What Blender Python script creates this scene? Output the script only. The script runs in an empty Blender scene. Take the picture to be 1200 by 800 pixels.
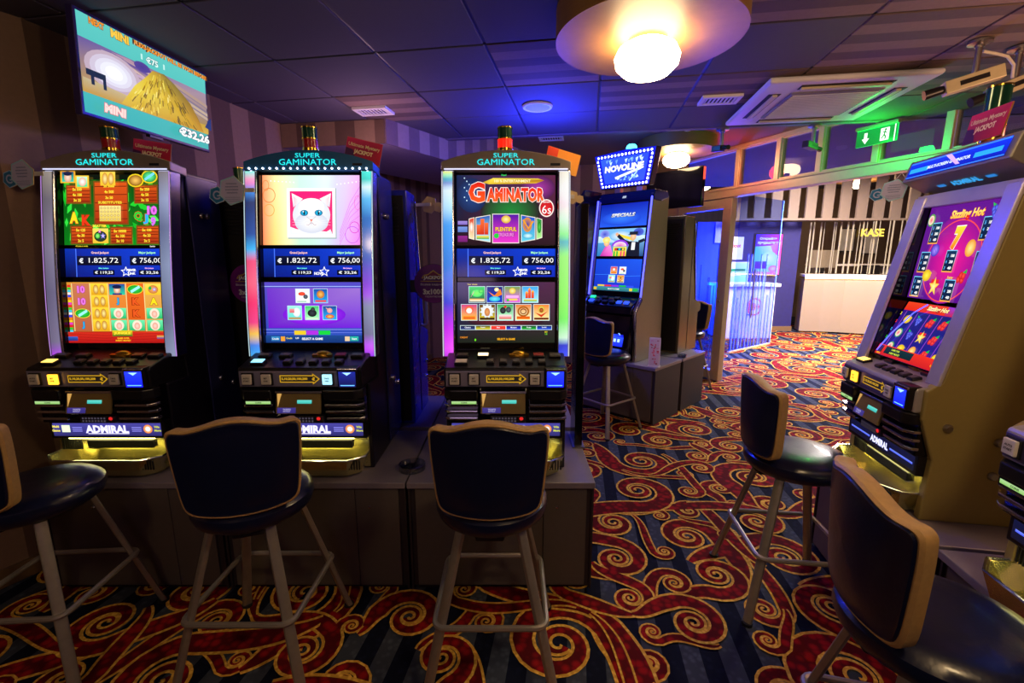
import bpy, bmesh, math, random
from mathutils import Vector, Matrix
C = bpy.context.scene.collection
SC = bpy.context.scene
PI = math.pi
R = math.radians

def lin(h):
    """'#rrggbb' -> linear rgb"""
    h = h.lstrip('#')
    o = []
    for i in (0, 2, 4):
        c = int(h[i:i+2], 16)/255
        o.append(c/12.92 if c <= .04045 else ((c+.055)/1.055)**2.4)
    return tuple(o)

# ------------------------------------------------------------------ camera
CAM_Z = 1.55
cam_d = bpy.data.cameras.new('camera'); cam_d.sensor_width = 36; cam_d.lens = 16.0
cam_d.clip_start = .05
cam = bpy.data.objects.new('camera', cam_d); C.objects.link(cam)
cam.location = (0, 0, CAM_Z); cam.rotation_euler = (R(90-10.5), 0, 0)
SC.camera = cam
# ------------------------------------------------------------------ world, exposure
w = bpy.data.worlds.new('world'); SC.world = w; w.use_nodes = True
w.node_tree.nodes['Background'].inputs[0].default_value = (*lin('#6a4a86'), 1)
w.node_tree.nodes['Background'].inputs[1].default_value = .05
vs = SC.view_settings
SC.display_settings.display_device = 'sRGB'
vs.view_transform = 'Standard'; vs.look = 'None'; vs.gamma = 1; vs.use_curve_mapping = False
vs.exposure = 0.0
SC.cycles.use_denoising = True
SC.cycles.max_bounces = 8
SC.cycles.sample_clamp_indirect = 4
# strength of the lamps of the place (each lamp builder reads its own line)
GLOBE = 34.0          # warm ceiling globes of the gaming room
LOBBY_GLOBE = 80.0    # globes of the lobby
SCREEN = 1.15         # game screens

def point(name, loc, col, power, rad=.05):
    l = bpy.data.lights.new(name, 'POINT'); l.color = lin(col); l.energy = power; l.shadow_soft_size = rad
    o = bpy.data.objects.new(name, l); C.objects.link(o); o.location = loc
    return o
def area(name, loc, rot, col, power, sx, sy):
    l = bpy.data.lights.new(name, 'AREA'); l.shape = 'RECTANGLE'; l.size = sx; l.size_y = sy
    l.color = lin(col); l.energy = power
    o = bpy.data.objects.new(name, l); C.objects.link(o); o.location = loc; o.rotation_euler = rot
    return o
LIGHTS_HERE = True
# added fill lights without fixtures that wash the ceiling and the room
point('fill_light', (-1.0, 3.5, 2.2), '#c89ab0', 12.0, .1)
point('fill_light', (.25, 3.7, 2.3), '#2838ff', 62.0, .1)
point('fill_light', (-.5, -.9, 2.0), '#b898b8', 16.0, .3)
point('fill_light', (2.6, 1.6, 2.0), '#e8b088', 42.0, .2)
point('header_red_light', (2.35, 5.2, 2.5), '#ff5038', 5.0, .08)
point('lobby_blue_light', (3.7, 9.1, 1.0), '#0c38ff', 220.0, .15)
point('lobby_blue_light', (3.2, 7.3, .9), '#1040ff', 200.0, .2)
area('lobby_fill_light', (4.7, 6.7, 3.1), (0, 0, 0), '#fff0ee', 2300.0, 2.4, 2.2)  # added fill over the lobby carpet, no fixture

# ------------------------------------------------------------------ materials
MATS = {}
def mat(name, col, rough=.5, metal=0., var=.12, scale=30., bump=0., spec=.5, emit=None, es=0., stretch=None, coat=0.):
    if name in MATS: return MATS[name]
    m = bpy.data.materials.new(name); m.use_nodes = True; MATS[name] = m
    nt = m.node_tree; b = nt.nodes['Principled BSDF']
    c = lin(col)
    tc = nt.nodes.new('ShaderNodeTexCoord'); src = tc.outputs['Object']
    if stretch:
        mp = nt.nodes.new('ShaderNodeMapping'); mp.inputs['Scale'].default_value = stretch
        nt.links.new(src, mp.inputs[0]); src = mp.outputs[0]
    no = nt.nodes.new('ShaderNodeTexNoise'); no.inputs['Scale'].default_value = scale; no.inputs['Detail'].default_value = 3
    nt.links.new(src, no.inputs['Vector'])
    mx = nt.nodes.new('ShaderNodeMix'); mx.data_type = 'RGBA'
    mx.inputs['A'].default_value = (*[v*(1-var) for v in c], 1)
    mx.inputs['B'].default_value = (*[min(1, v*(1+var)) for v in c], 1)
    nt.links.new(no.outputs['Fac'], mx.inputs['Factor'])
    nt.links.new(mx.outputs['Result'], b.inputs['Base Color'])
    b.inputs['Roughness'].default_value = rough; b.inputs['Metallic'].default_value = metal
    b.inputs['Specular IOR Level'].default_value = spec
    b.inputs['Coat Weight'].default_value = coat
    if bump:
        bp = nt.nodes.new('ShaderNodeBump'); bp.inputs['Strength'].default_value = bump; bp.inputs['Distance'].default_value = .004
        nt.links.new(no.outputs['Fac'], bp.inputs['Height']); nt.links.new(bp.outputs[0], b.inputs['Normal'])
    if emit:
        b.inputs['Emission Color'].default_value = (*lin(emit), 1); b.inputs['Emission Strength'].default_value = es
    return m
def stripe_mat(name, c1, c2, period, axis=0, rough=.8, duty=.5, rot=0., var=.1):
    m = bpy.data.materials.new(name); m.use_nodes = True; MATS[name] = m
    nt = m.node_tree; b = nt.nodes['Principled BSDF']; L = nt.links
    tc = nt.nodes.new('ShaderNodeTexCoord'); mp = nt.nodes.new('ShaderNodeMapping'); mp.inputs['Rotation'].default_value = (0, 0, rot)
    L.new(tc.outputs['Object'], mp.inputs[0])
    sp = nt.nodes.new('ShaderNodeSeparateXYZ'); L.new(mp.outputs[0], sp.inputs[0])
    dv = nt.nodes.new('ShaderNodeMath'); dv.operation = 'DIVIDE'; L.new(sp.outputs[axis], dv.inputs[0]); dv.inputs[1].default_value = period
    fr = nt.nodes.new('ShaderNodeMath'); fr.operation = 'FRACT'; L.new(dv.outputs[0], fr.inputs[0])
    lt = nt.nodes.new('ShaderNodeMath'); lt.operation = 'LESS_THAN'; L.new(fr.outputs[0], lt.inputs[0]); lt.inputs[1].default_value = duty
    no = nt.nodes.new('ShaderNodeTexNoise'); no.inputs['Scale'].default_value = 40; L.new(tc.outputs['Object'], no.inputs['Vector'])
    mx = nt.nodes.new('ShaderNodeMix'); mx.data_type = 'RGBA'; L.new(lt.outputs[0], mx.inputs['Factor'])
    mx.inputs['A'].default_value = (*lin(c1), 1); mx.inputs['B'].default_value = (*lin(c2), 1)
    m2 = nt.nodes.new('ShaderNodeMix'); m2.data_type = 'RGBA'; m2.blend_type = 'MULTIPLY'; m2.inputs['Factor'].default_value = var*2
    L.new(mx.outputs['Result'], m2.inputs['A']); L.new(no.outputs['Fac'], m2.inputs['B'])
    L.new(m2.outputs['Result'], b.inputs['Base Color']); b.inputs['Roughness'].default_value = rough
    return m
def attr_mat(name, emis, rough=.12, spec=.5, base=0.):
    m = bpy.data.materials.new(name); m.use_nodes = True; MATS[name] = m
    nt = m.node_tree; b = nt.nodes['Principled BSDF']
    a = nt.nodes.new('ShaderNodeVertexColor'); a.layer_name = 'Col'
    if emis > 0:
        b.inputs['Base Color'].default_value = (base, base, base, 1)
        nt.links.new(a.outputs[0], b.inputs['Emission Color']); b.inputs['Emission Strength'].default_value = emis
    else:
        no = nt.nodes.new('ShaderNodeTexNoise'); no.inputs['Scale'].default_value = 60
        mx = nt.nodes.new('ShaderNodeMix'); mx.data_type = 'RGBA'; mx.blend_type = 'MULTIPLY'; mx.inputs['Factor'].default_value = .12
        nt.links.new(a.outputs[0], mx.inputs['A']); nt.links.new(no.outputs['Fac'], mx.inputs['B'])
        nt.links.new(mx.outputs['Result'], b.inputs['Base Color'])
    b.inputs['Roughness'].default_value = rough; b.inputs['Specular IOR Level'].default_value = spec
    return m
def glass_mat(name, tint='#ffffff', mixf=.08, rough=.02):
    m = bpy.data.materials.new(name); m.use_nodes = True; MATS[name] = m
    nt = m.node_tree; nt.nodes.remove(nt.nodes['Principled BSDF']); out = nt.nodes['Material Output']
    tr = nt.nodes.new('ShaderNodeBsdfTransparent'); tr.inputs[0].default_value = (*lin(tint), 1)
    gl = nt.nodes.new('ShaderNodeBsdfGlossy'); gl.inputs['Roughness'].default_value = rough
    fr = nt.nodes.new('ShaderNodeFresnel'); fr.inputs[0].default_value = 1.5
    no = nt.nodes.new('ShaderNodeTexNoise'); no.inputs['Scale'].default_value = 2
    ad = nt.nodes.new('ShaderNodeMath'); ad.operation = 'MULTIPLY_ADD'; ad.inputs[1].default_value = mixf*.3; nt.links.new(no.outputs[0], ad.inputs[0])
    nt.links.new(fr.outputs[0], ad.inputs[2])
    # reflect on the outer face only: the pane is not refracting, so its far face must not mirror
    ge = nt.nodes.new('ShaderNodeNewGeometry'); iv = nt.nodes.new('ShaderNodeMath'); iv.operation = 'SUBTRACT'; iv.inputs[0].default_value = 1
    nt.links.new(ge.outputs['Backfacing'], iv.inputs[1]); ml = nt.nodes.new('ShaderNodeMath'); ml.operation = 'MULTIPLY'
    nt.links.new(ad.outputs[0], ml.inputs[0]); nt.links.new(iv.outputs[0], ml.inputs[1])
    mx = nt.nodes.new('ShaderNodeMixShader'); nt.links.new(ml.outputs[0], mx.inputs[0])
    nt.links.new(tr.outputs[0], mx.inputs[1]); nt.links.new(gl.outputs[0], mx.inputs[2]); nt.links.new(mx.outputs[0], out.inputs[0])
    return m

SCR = attr_mat('screen_image', SCREEN, .12, .5, .005)
GLOW = attr_mat('lit_print', 1.6, .3, .3, .05)
DIM = attr_mat('dim_lit_print', .75, .25, .5, .05)
PRINT = attr_mat('printed_ink', 0, .5, .3)
BLACK = mat('black_plastic', '#141216', .32, 0, .2, 60)
MATTE = mat('black_matte', '#0d0c10', .7, 0, .2, 40)
GLOSSY = mat('black_gloss', '#08070c', .08, 0, .1, 30)
CHROME = mat('chrome', '#d0d0da', .2, 1, .05, 20)
SATIN = mat('satin_metal', '#a29c98', .34, 1, .12, 60, .05)
LILAC = mat('silver_paint', '#c4bcd0', .3, .4, .08, 30)
GREYPANEL = mat('grey_olive_panel', '#94824a', .5, .1, .06, 50)
GREYFRAME = mat('grey_frame_paint', '#8a827a', .4, .3, .06, 40)
TRAY = mat('tray_metal', '#c8c088', .22, .9, .15, 30)
LEATHER = mat('navy_leather', '#0b1030', .3, 0, .25, 90, .1, .5, coat=.15)
PIPING = mat('tan_trim', '#b08a52', .6, 0, .2, 70, .1)
LEGM = mat('stool_leg_metal', '#9c948c', .38, .6, .15, 40)
BASEF = mat('cabinet_laminate', '#564e4c', .55, 0, .1, 50)
BASED = mat('cabinet_dark_side', '#2a2228', .6, 0, .1, 50)
BASET = mat('cabinet_top_laminate', '#7a7280', .35, 0, .08, 60)
WHITE = mat('white_paint', '#e8e4de', .6, 0, .04, 10)
CREAM = mat('cream_button', '#d8d0c2', .4, 0, .08, 40)
ALU = mat('warm_aluminium_frame', '#d8c4a2', .42, .35, .08, 30)

# ------------------------------------------------------------------ helpers
class MB:
    def __init__(s): s.v = []; s.f = []; s.m = []
    def add(s, vs, fs, mi=0):
        n = len(s.v); s.v += [tuple(v) for v in vs]; s.f += [tuple(i+n for i in f) for f in fs]; s.m += [mi]*len(fs)
    def box(s, x0, x1, y0, y1, z0, z1, mi=0, M=None):
        vs = [(x, y, z) for z in (z0, z1) for y in (y0, y1) for x in (x0, x1)]
        if M is not None: vs = [M @ Vector(v) for v in vs]
        s.add(vs, [(0, 2, 3, 1), (4, 5, 7, 6), (0, 1, 5, 4), (2, 6, 7, 3), (0, 4, 6, 2), (1, 3, 7, 5)], mi)
        return s
    def prism(s, poly, a0, a1, axis='x', mi=0):
        """poly in the two remaining axes (y,z)|(x,z)|(x,y), extruded along axis"""
        n = len(poly)
        def P(p, a): return (a, p[0], p[1]) if axis == 'x' else ((p[0], a, p[1]) if axis == 'y' else (p[0], p[1], a))
        vs = [P(p, a0) for p in poly]+[P(p, a1) for p in poly]
        fs = [tuple(range(n))[::-1], tuple(range(n, 2*n))]+[(i, (i+1) % n, n+(i+1) % n, n+i) for i in range(n)]
        s.add(vs, fs, mi); return s
    def lathe(s, prof, n=24, c=(0, 0, 0), mi=None, M=None, sx=1, sy=1):
        """prof [(r,z)..]; mi: list of material index per band"""
        vs = []
        for r, z in prof:
            for k in range(n):
                a = 2*PI*k/n; v = Vector((c[0]+r*math.cos(a)*sx, c[1]+r*math.sin(a)*sy, c[2]+z)); vs.append(M @ v if M is not None else v)
        for b in range(len(prof)-1):
            pass
        base = len(s.v); s.v += [tuple(v) for v in vs]
        for b in range(len(prof)-1):
            for k in range(n):
                s.f.append((base+b*n+k, base+b*n+(k+1) % n, base+(b+1)*n+(k+1) % n, base+(b+1)*n+k)); s.m.append(mi[b] if mi else 0)
        if prof[0][0] > 1e-6: s.f.append(tuple(base+k for k in range(n))[::-1]); s.m.append(mi[0] if mi else 0)
        if prof[-1][0] > 1e-6: s.f.append(tuple(base+(len(prof)-1)*n+k for k in range(n))); s.m.append(mi[-1] if mi else 0)
        return s
    def tube(s, pts, r, n=8, closed=False, mi=0, flat=None):
        """sweep; r float or list; flat=(a,b) elliptic section"""
        pts = [Vector(p) for p in pts]; N = len(pts); rings = []
        prev = None
        for i, p in enumerate(pts):
            if closed: t = (pts[(i+1) % N]-pts[i-1]).normalized()
            else: t = (pts[min(i+1, N-1)]-pts[max(i-1, 0)]).normalized()
            up = Vector((0, 0, 1)) if abs(t.z) < .93 else Vector((0, 1, 0))
            if prev is not None:
                u = prev-t*prev.dot(t); u = u.normalized() if u.length > 1e-4 else t.cross(up).normalized()
            else: u = t.cross(up).normalized()
            prev = u; w_ = t.cross(u)
            rr = r[i] if isinstance(r, (list, tuple)) else r
            a, b = (rr, rr) if flat is None else (rr*flat[0], rr*flat[1])
            rings.append([p+u*a*math.cos(2*PI*k/n)+w_*b*math.sin(2*PI*k/n) for k in range(n)])
        vs = [v for rg in rings for v in rg]; fs = []
        for i in range(N if closed else N-1):
            j = (i+1) % N
            for k in range(n): fs.append((i*n+k, i*n+(k+1) % n, j*n+(k+1) % n, j*n+k))
        if not closed: fs += [tuple(range(n))[::-1], tuple(range((N-1)*n, N*n))]
        s.add(vs, fs, mi); return s
    def build(s, name, mats, parent=None, bevel=0., seg=2, smooth=False, loc=None, rot=None):
        me = bpy.data.meshes.new(name); me.from_pydata(s.v, [], s.f); me.update()
        bm = bmesh.new(); bm.from_mesh(me); bmesh.ops.recalc_face_normals(bm, faces=bm.faces); bm.to_mesh(me); bm.free()
        mats = mats if isinstance(mats, (list, tuple)) else [mats]
        for m in mats: me.materials.append(m)
        me.polygons.foreach_set('material_index', s.m)
        if smooth: me.polygons.foreach_set('use_smooth', [True]*len(me.polygons))
        o = bpy.data.objects.new(name, me); C.objects.link(o)
        if parent: o.parent = parent
        if loc: o.location = loc
        if rot: o.rotation_euler = rot
        if smooth == 'auto':
            for p in me.polygons: p.use_smooth = True
            me.set_sharp_from_angle(angle=R(40))
        if bevel:
            b = o.modifiers.new('bevel', 'BEVEL'); b.width = bevel; b.segments = seg; b.limit_method = 'ANGLE'; b.angle_limit = R(40)
        return o

def tag(o, label, cat, group=None, kind=None):
    o['label'] = label; o['category'] = cat
    if group: o['group'] = group
    if kind: o['kind'] = kind
    return o
def thing(name, label, cat, loc=(0, 0, 0), rz=0., group=None):
    o = bpy.data.objects.new(name, None); o.empty_display_size = .1; C.objects.link(o)
    o.location = loc; o.rotation_euler = (0, 0, rz)
    return tag(o, label, cat, group)
def copy_tree(o, parent=None):
    c = o.copy(); C.objects.link(c)
    if parent: c.parent = parent
    for ch in list(o.children): copy_tree(ch, c)
    return c
def struct(o): o['kind'] = 'structure'; return o

_tx = {}
def text_geo(s, shear=0., bold=0., res=2):
    k = (s, shear, bold)
    if k in _tx: return _tx[k]
    cu = bpy.data.curves.new('t', 'FONT'); cu.body = s; cu.size = 1; cu.resolution_u = res; cu.shear = shear; cu.offset = bold
    cu.fill_mode = 'BOTH' if False else cu.fill_mode
    o = bpy.data.objects.new('t', cu)
    me = o.to_mesh()
    vs = [(v.co.x, v.co.y) for v in me.vertices]; fs = [tuple(p.vertices) for p in me.polygons]
    # keep faces pointing up
    o.to_mesh_clear(); bpy.data.objects.remove(o); bpy.data.curves.remove(cu)
    if vs:
        x0 = min(v[0] for v in vs); x1 = max(v[0] for v in vs); y0 = min(v[1] for v in vs); y1 = max(v[1] for v in vs)
        vs = [((x-(x0+x1)/2)/(y1-y0), (y-(y0+y1)/2)/(y1-y0)) for x, y in vs]; asp = (x1-x0)/(y1-y0)
    else: asp = 1
    _tx[k] = (vs, fs, asp); return _tx[k]

class Paint:
    """flat print or a screen picture: shapes with their own colours, one mesh. x right, y up, z out."""
    def __init__(s, W=1., H=1., eps=.00012): s.W = W; s.H = H; s.v = []; s.f = []; s.c = []; s.k = 0; s.eps = eps
    def _add(s, pts, fs, cols):
        n = len(s.v); z = s.k*s.eps; s.k += 1
        s.v += [(x, y, z) for x, y in pts]; s.f += [tuple(i+n for i in f) for f in fs]
        s.c += [lin(c) if isinstance(c, str) else c for c in cols]
    def rect(s, x0, y0, x1, y1, c, top=None, right=None):
        t = top or c
        if right: s._add([(x0, y0), (x1, y0), (x1, y1), (x0, y1)], [(0, 1, 2, 3)], [c, right, right, c])
        else: s._add([(x0, y0), (x1, y0), (x1, y1), (x0, y1)], [(0, 1, 2, 3)], [c, c, t, t])
    def quad4(s, x0, y0, x1, y1, bl, br, tr, tl): s._add([(x0, y0), (x1, y0), (x1, y1), (x0, y1)], [(0, 1, 2, 3)], [bl, br, tr, tl])
    def poly(s, pts, c): s._add(pts, [tuple(range(len(pts)))], [c]*len(pts) if isinstance(c, str) else c)
    def ell(s, cx, cy, rx, ry, c, mid=None, n=16, a0=0, a1=2*PI):
        full = abs(a1-a0) > 6.2; m = n if full else n+1
        pts = [(cx, cy)]+[(cx+rx*math.cos(a0+(a1-a0)*k/n), cy+ry*math.sin(a0+(a1-a0)*k/n)) for k in range(m)]
        fs = [(0, 1+k, 1+(k+1) % m) for k in range(n)]
        s._add(pts, fs, [mid or c]+[c]*m)
    def ring(s, cx, cy, rx, ry, wd, c, n=24, a0=0, a1=2*PI):
        pts = []
        for k in range(n+1):
            a = a0+(a1-a0)*k/n
            pts += [(cx+rx*math.cos(a), cy+ry*math.sin(a)), (cx+(rx-wd)*math.cos(a), cy+(ry-wd)*math.sin(a))]
        s._add(pts, [(2*k, 2*k+2, 2*k+3, 2*k+1) for k in range(n)], [c]*len(pts))
    def star(s, cx, cy, r, c, mid=None, n=5, q=.42, a=PI/2):
        pts = [(cx, cy)]+[(cx+(r if k % 2 == 0 else r*q)*math.cos(a+PI*k/n), cy+(r if k % 2 == 0 else r*q)*math.sin(a+PI*k/n)) for k in range(2*n)]
        s._add(pts, [(0, 1+k, 1+(k+1) % (2*n)) for k in range(2*n)], [mid or c]+[c]*(2*n))
    def line(s, pts, wd, c):
        ps = [Vector(p) for p in pts]; out = []
        for i, p in enumerate(ps):
            t = (ps[min(i+1, len(ps)-1)]-ps[max(i-1, 0)]).normalized(); n = Vector((-t.y, t.x))*wd/2
            out += [tuple(p+n), tuple(p-n)]
        s._add(out, [(2*i, 2*i+1, 2*i+3, 2*i+2) for i in range(len(ps)-1)], [c]*len(out))
    def frame(s, x0, y0, x1, y1, wd, c):
        s.rect(x0, y0, x1, y0+wd, c); s.rect(x0, y1-wd, x1, y1, c); s.rect(x0, y0, x0+wd, y1, c); s.rect(x1-wd, y0, x1, y1, c)
    def text(s, t, cx, cy, h, c, w_=None, top=None, bold=.02, shear=0., out=None, ow=.09, maxw=None):
        if out:
            s.text(t, cx, cy, h*(1+ow*1.2), out, (w_ or 0)*(1+ow*.5) or None, bold=bold+ow*.6, shear=shear, maxw=maxw and maxw*(1+ow*.4))
        vs, fs, asp = text_geo(t, shear, bold)
        if not vs: return
        W = w_ or asp*h
        if maxw and W > maxw: W = maxw
        sx = W/asp
        ct = lin(c); tt = lin(top) if top else ct
        s._add([(cx+x*sx, cy+y*h) for x, y in vs], fs, [tuple(ct[i]+(tt[i]-ct[i])*(y+.5) for i in range(3)) for x, y in vs])
    def build(s, name, m, parent=None, M=None):
        me = bpy.data.meshes.new(name)
        vs = [M @ Vector(v) for v in s.v] if M is not None else s.v
        me.from_pydata(vs, [], s.f); me.update()
        a = me.color_attributes.new('Col', 'FLOAT_COLOR', 'POINT')
        flat = []
        for c in s.c: flat += [c[0], c[1], c[2], 1.]
        a.data.foreach_set('color', flat); me.materials.append(m)
        o = bpy.data.objects.new(name, me); C.objects.link(o)
        if parent: o.parent = parent
        return o
def plane_M(loc, tilt=0.):
    """picture plane facing local -y; tilt > 0 leans its top backwards"""
    return Matrix.Translation(loc) @ Matrix.Rotation(PI/2-tilt, 4, 'X')

# ================================================================== the setting
# ---- floor with its carpet
FLOORM = bpy.data.materials.new('carpet_ground'); FLOORM.use_nodes = True
def _carpet(m):
    nt = m.node_tree; b = nt.nodes['Principled BSDF']; L = nt.links
    tc = nt.nodes.new('ShaderNodeTexCoord'); mp = nt.nodes.new('ShaderNodeMapping'); mp.inputs['Rotation'].default_value = (0, 0, R(8))
    L.new(tc.outputs['Object'], mp.inputs[0]); sp = nt.nodes.new('ShaderNodeSeparateXYZ'); L.new(mp.outputs[0], sp.inputs[0])
    dv = nt.nodes.new('ShaderNodeMath'); dv.operation = 'MULTIPLY'; dv.inputs[1].default_value = 1/.15; L.new(sp.outputs[0], dv.inputs[0])
    fr = nt.nodes.new('ShaderNodeMath'); fr.operation = 'FRACT'; L.new(dv.outputs[0], fr.inputs[0])
    lt = nt.nodes.new('ShaderNodeMath'); lt.operation = 'LESS_THAN'; lt.inputs[1].default_value = .5; L.new(fr.outputs[0], lt.inputs[0])
    vo = nt.nodes.new('ShaderNodeTexVoronoi'); vo.inputs['Scale'].default_value = 34; L.new(tc.outputs['Object'], vo.inputs['Vector'])
    mx = nt.nodes.new('ShaderNodeMix'); mx.data_type = 'RGBA'; L.new(lt.outputs[0], mx.inputs['Factor'])
    mx.inputs['A'].default_value = (*lin('#14182e'), 1); mx.inputs['B'].default_value = (*lin('#454b5a'), 1)
    m2 = nt.nodes.new('ShaderNodeMix'); m2.data_type = 'RGBA'; m2.blend_type = 'MULTIPLY'; m2.inputs['Factor'].default_value = .6
    cr = nt.nodes.new('ShaderNodeValToRGB'); cr.color_ramp.elements[0].position = .1; cr.color_ramp.elements[1].position = .5
    cr.color_ramp.elements[0].color = (1, 1, 1, 1); cr.color_ramp.elements[1].color = (.3, .3, .35, 1)
    L.new(vo.outputs['Distance'], cr.inputs[0]); L.new(mx.outputs['Result'], m2.inputs['A']); L.new(cr.outputs[0], m2.inputs['B'])
    L.new(m2.outputs['Result'], b.inputs['Base Color']); b.inputs['Roughness'].default_value = .95; b.inputs['Specular IOR Level'].default_value = .1
_carpet(FLOORM)
def pile_mat(name, col, dark, scale):
    m = bpy.data.materials.new(name); m.use_nodes = True; nt = m.node_tree; b = nt.nodes['Principled BSDF']; L = nt.links
    tc = nt.nodes.new('ShaderNodeTexCoord'); vo = nt.nodes.new('ShaderNodeTexVoronoi'); vo.inputs['Scale'].default_value = scale
    L.new(tc.outputs['Object'], vo.inputs['Vector'])
    cr = nt.nodes.new('ShaderNodeValToRGB'); cr.color_ramp.elements[0].position = .25; cr.color_ramp.elements[1].position = .6
    cr.color_ramp.elements[0].color = (*lin(col), 1); cr.color_ramp.elements[1].color = (*lin(dark), 1)
    L.new(vo.outputs['Distance'], cr.inputs[0]); L.new(cr.outputs[0], b.inputs['Base Color'])
    b.inputs['Roughness'].default_value = .95; b.inputs['Specular IOR Level'].default_value = .1
    return m
RED = pile_mat('carpet_red_pile', '#8e1218', '#520a10', 26)
GOLD = pile_mat('carpet_gold_pile', '#e6b752', '#c49238', 60)
floor = struct(MB().box(-6.5, 12, -3.2, 13, -.05, 0).build('floor', FLOORM))

rnd = random.Random(23)
def carpet():
    discs = []
    def fits(x, y, r, g=1.0):
        for (a, b, q) in discs:
            if (a-x)**2+(b-y)**2 < ((q+r)*.88)**2: return False
        return True
    def throw(r0, r1, n, box):
        for _ in range(n):
            x = rnd.uniform(box[0], box[1]); y = rnd.uniform(box[2], box[3]); r = rnd.uniform(r0, r1)
            if fits(x, y, r): discs.append((x, y, r))
    near = (-2.3, 3.3, .75, 4.6); mid = (-1.2, 4.6, 4.4, 6.8); lob = (2.0, 8.8, 5.2, 10.2)
    throw(.22, .31, 60, near); throw(.15, .2, 600, near); throw(.095, .14, 3000, near); throw(.06, .085, 2500, near)
    throw(.25, .32, 60, mid); throw(.14, .2, 400, mid); throw(.09, .12, 900, mid)
    throw(.3, .45, 140, lob); throw(.17, .24, 500, lob); throw(.12, .15, 800, lob)
    mb = MB(); k = 0
    def ribbon(cl, wd, z, mi):
        n = len(cl); vs = []
        for i, p in enumerate(cl):
            t = (cl[min(i+1, n-1)]-cl[max(i-1, 0)]); t = t.normalized() if t.length > 1e-7 else Vector((1, 0))
            q = Vector((-t.y, t.x))*wd[i]
            vs += [(p.x+q.x, p.y+q.y, z+.00002*i), (p.x-q.x, p.y-q.y, z+.00002*i)]
        mb.add(vs, [(2*i, 2*i+1, 2*i+3, 2*i+2) for i in range(n-1)], mi)
    ends = []
    for (x, y, r) in discs:
        h = rnd.choice((-1, 1)); th = rnd.uniform(0, 2*PI)
        ends.append((x, y, r, h, th))
    for i, (x, y, r, h, th) in enumerate(ends):
        b = .165; N = 40 if r > .1 else 26; turns = 1.9*2*PI
        cl = []; wd = []
        Re = r*.93
        for j in range(N+1):
            ph = turns*j/N; q = Re*math.exp(-b*ph)
            cl.append(Vector((x+q*math.cos(th+h*ph), y+q*math.sin(th+h*ph))))
            wd.append(q*.275*(1 if j > N*.12 else 1))
        # bulb at the heart
        wd[-1] = q*.42; wd[-2] = max(wd[-2], q*.4)
        p0 = cl[0]; t0 = (cl[0]-cl[1]).normalized(); w0 = wd[0]
        best = None
        for j, (a, c, q, hh, tt) in enumerate(ends):
            if j == i: continue
            d = Vector((a, c))-p0; L_ = d.length
            if L_ > r*2.6+q or L_ < q*.7: continue
            sc = d.normalized().dot(t0)*1.2+(q/r)*.25-abs(L_-q-r*.4)*1.5
            if best is None or sc > best[0]: best = (sc, a, c, q)
        if best and best[0] > .0:
            _, a, c, q = best
            d = Vector((a, c))-p0; side = Vector((-d.y, d.x)).normalized()*(1 if (t0.x*d.y-t0.y*d.x) < 0 else -1)
            e = Vector((a, c))+side*q*.85; L_ = (e-p0).length
            te = d.normalized(); c1 = p0+t0*L_*.45; c2 = e-te*L_*.3; tl = []
            for j in range(1, 13):
                u = j/12; tl.append(p0*(1-u)**3+c1*3*u*(1-u)**2+c2*3*u*u*(1-u)+e*u**3)
            cl = tl[::-1]+cl
            wd = [max(.004, min(w0, L_*.16)*(1+.15*math.sin(PI*u))*(1-.75*u*u)+max(0, w0-L_*.16)*(1-u)**4) for u in [j/12 for j in range(12, 0, -1)]]+wd
        else:
            tl = []
            for j in range(1, 9):
                ph = -1.5*j/8; q = Re*math.exp(-b*.5*ph); tl.append(Vector((x+q*math.cos(th+h*ph), y+q*math.sin(th+h*ph))))
            cl = tl[::-1]+cl; wd = [w0*(1-(j/8)**1.5)+.003 for j in range(8, 0, -1)]+wd
        g = min(.0125, .004+r*.05)
        z = .0006+.0005*(i % 14)
        ribbon(cl, [v+g for v in wd], z, 1); ribbon(cl, [max(v-.001, .001) for v in wd], z+.0003, 0)
    o = mb.build('carpet_scrolls', [RED, GOLD], floor); o['kind'] = 'stuff'
carpet()

# ---- walls
WALLP = stripe_mat('striped_wallpaper', '#9a7a62', '#6e5344', .34, 0, .85, .5)
PLAINW = mat('beige_wall_paint', '#8a745c', .85, 0, .08, 8)
def wall(name, p, q, z0, z1, m, th=.12, side=1):
    """upright wall from p to q; local x runs along it"""
    dx, dy = q[0]-p[0], q[1]-p[1]; L_ = math.hypot(dx, dy)
    o = MB().box(0, L_, 0 if side > 0 else -th, th if side > 0 else 0, z0, z1).build(name, m)
    o.location = (p[0], p[1], 0); o.rotation_euler = (0, 0, math.atan2(dy, dx)); return struct(o)
WL0 = (-4.55, -2.6); WL1 = (-2.25, 2.32); WL2 = (-1.26, 7.05)
wall('wall_left', WL1, WL2, 0, 3.0, WALLP)
wall('wall_left_front', WL0, WL1, 0, 3.0, WALLP)
wall('wall_back', (-1.4, 7.0), (2.27, 6.40), 0, 3.0, WALLP)
wall('wall_front', (-4.6, -2.55), (4.9, -2.55), 0, 3.0, PLAINW, side=-1)
wall('wall_right', (4.09, 1.7), (4.75, -2.6), 0, 3.0, WALLP)
for nm, p, q in (('baseboard_left', (-4.5, -2.5), WL1), ('baseboard_back', WL1, (-1.25, 6.9))):
    dx, dy = q[0]-p[0], q[1]-p[1]; L_ = math.hypot(dx, dy)
    o = MB().box(0, L_, -.02, 0, 0, .09).build(nm, mat('baseboard_wood', '#6e5236', .5, 0, .15, 20), bevel=.004)
    o.location = (p[0], p[1], 0); o.rotation_euler = (0, 0, math.atan2(dy, dx)); struct(o)

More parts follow.
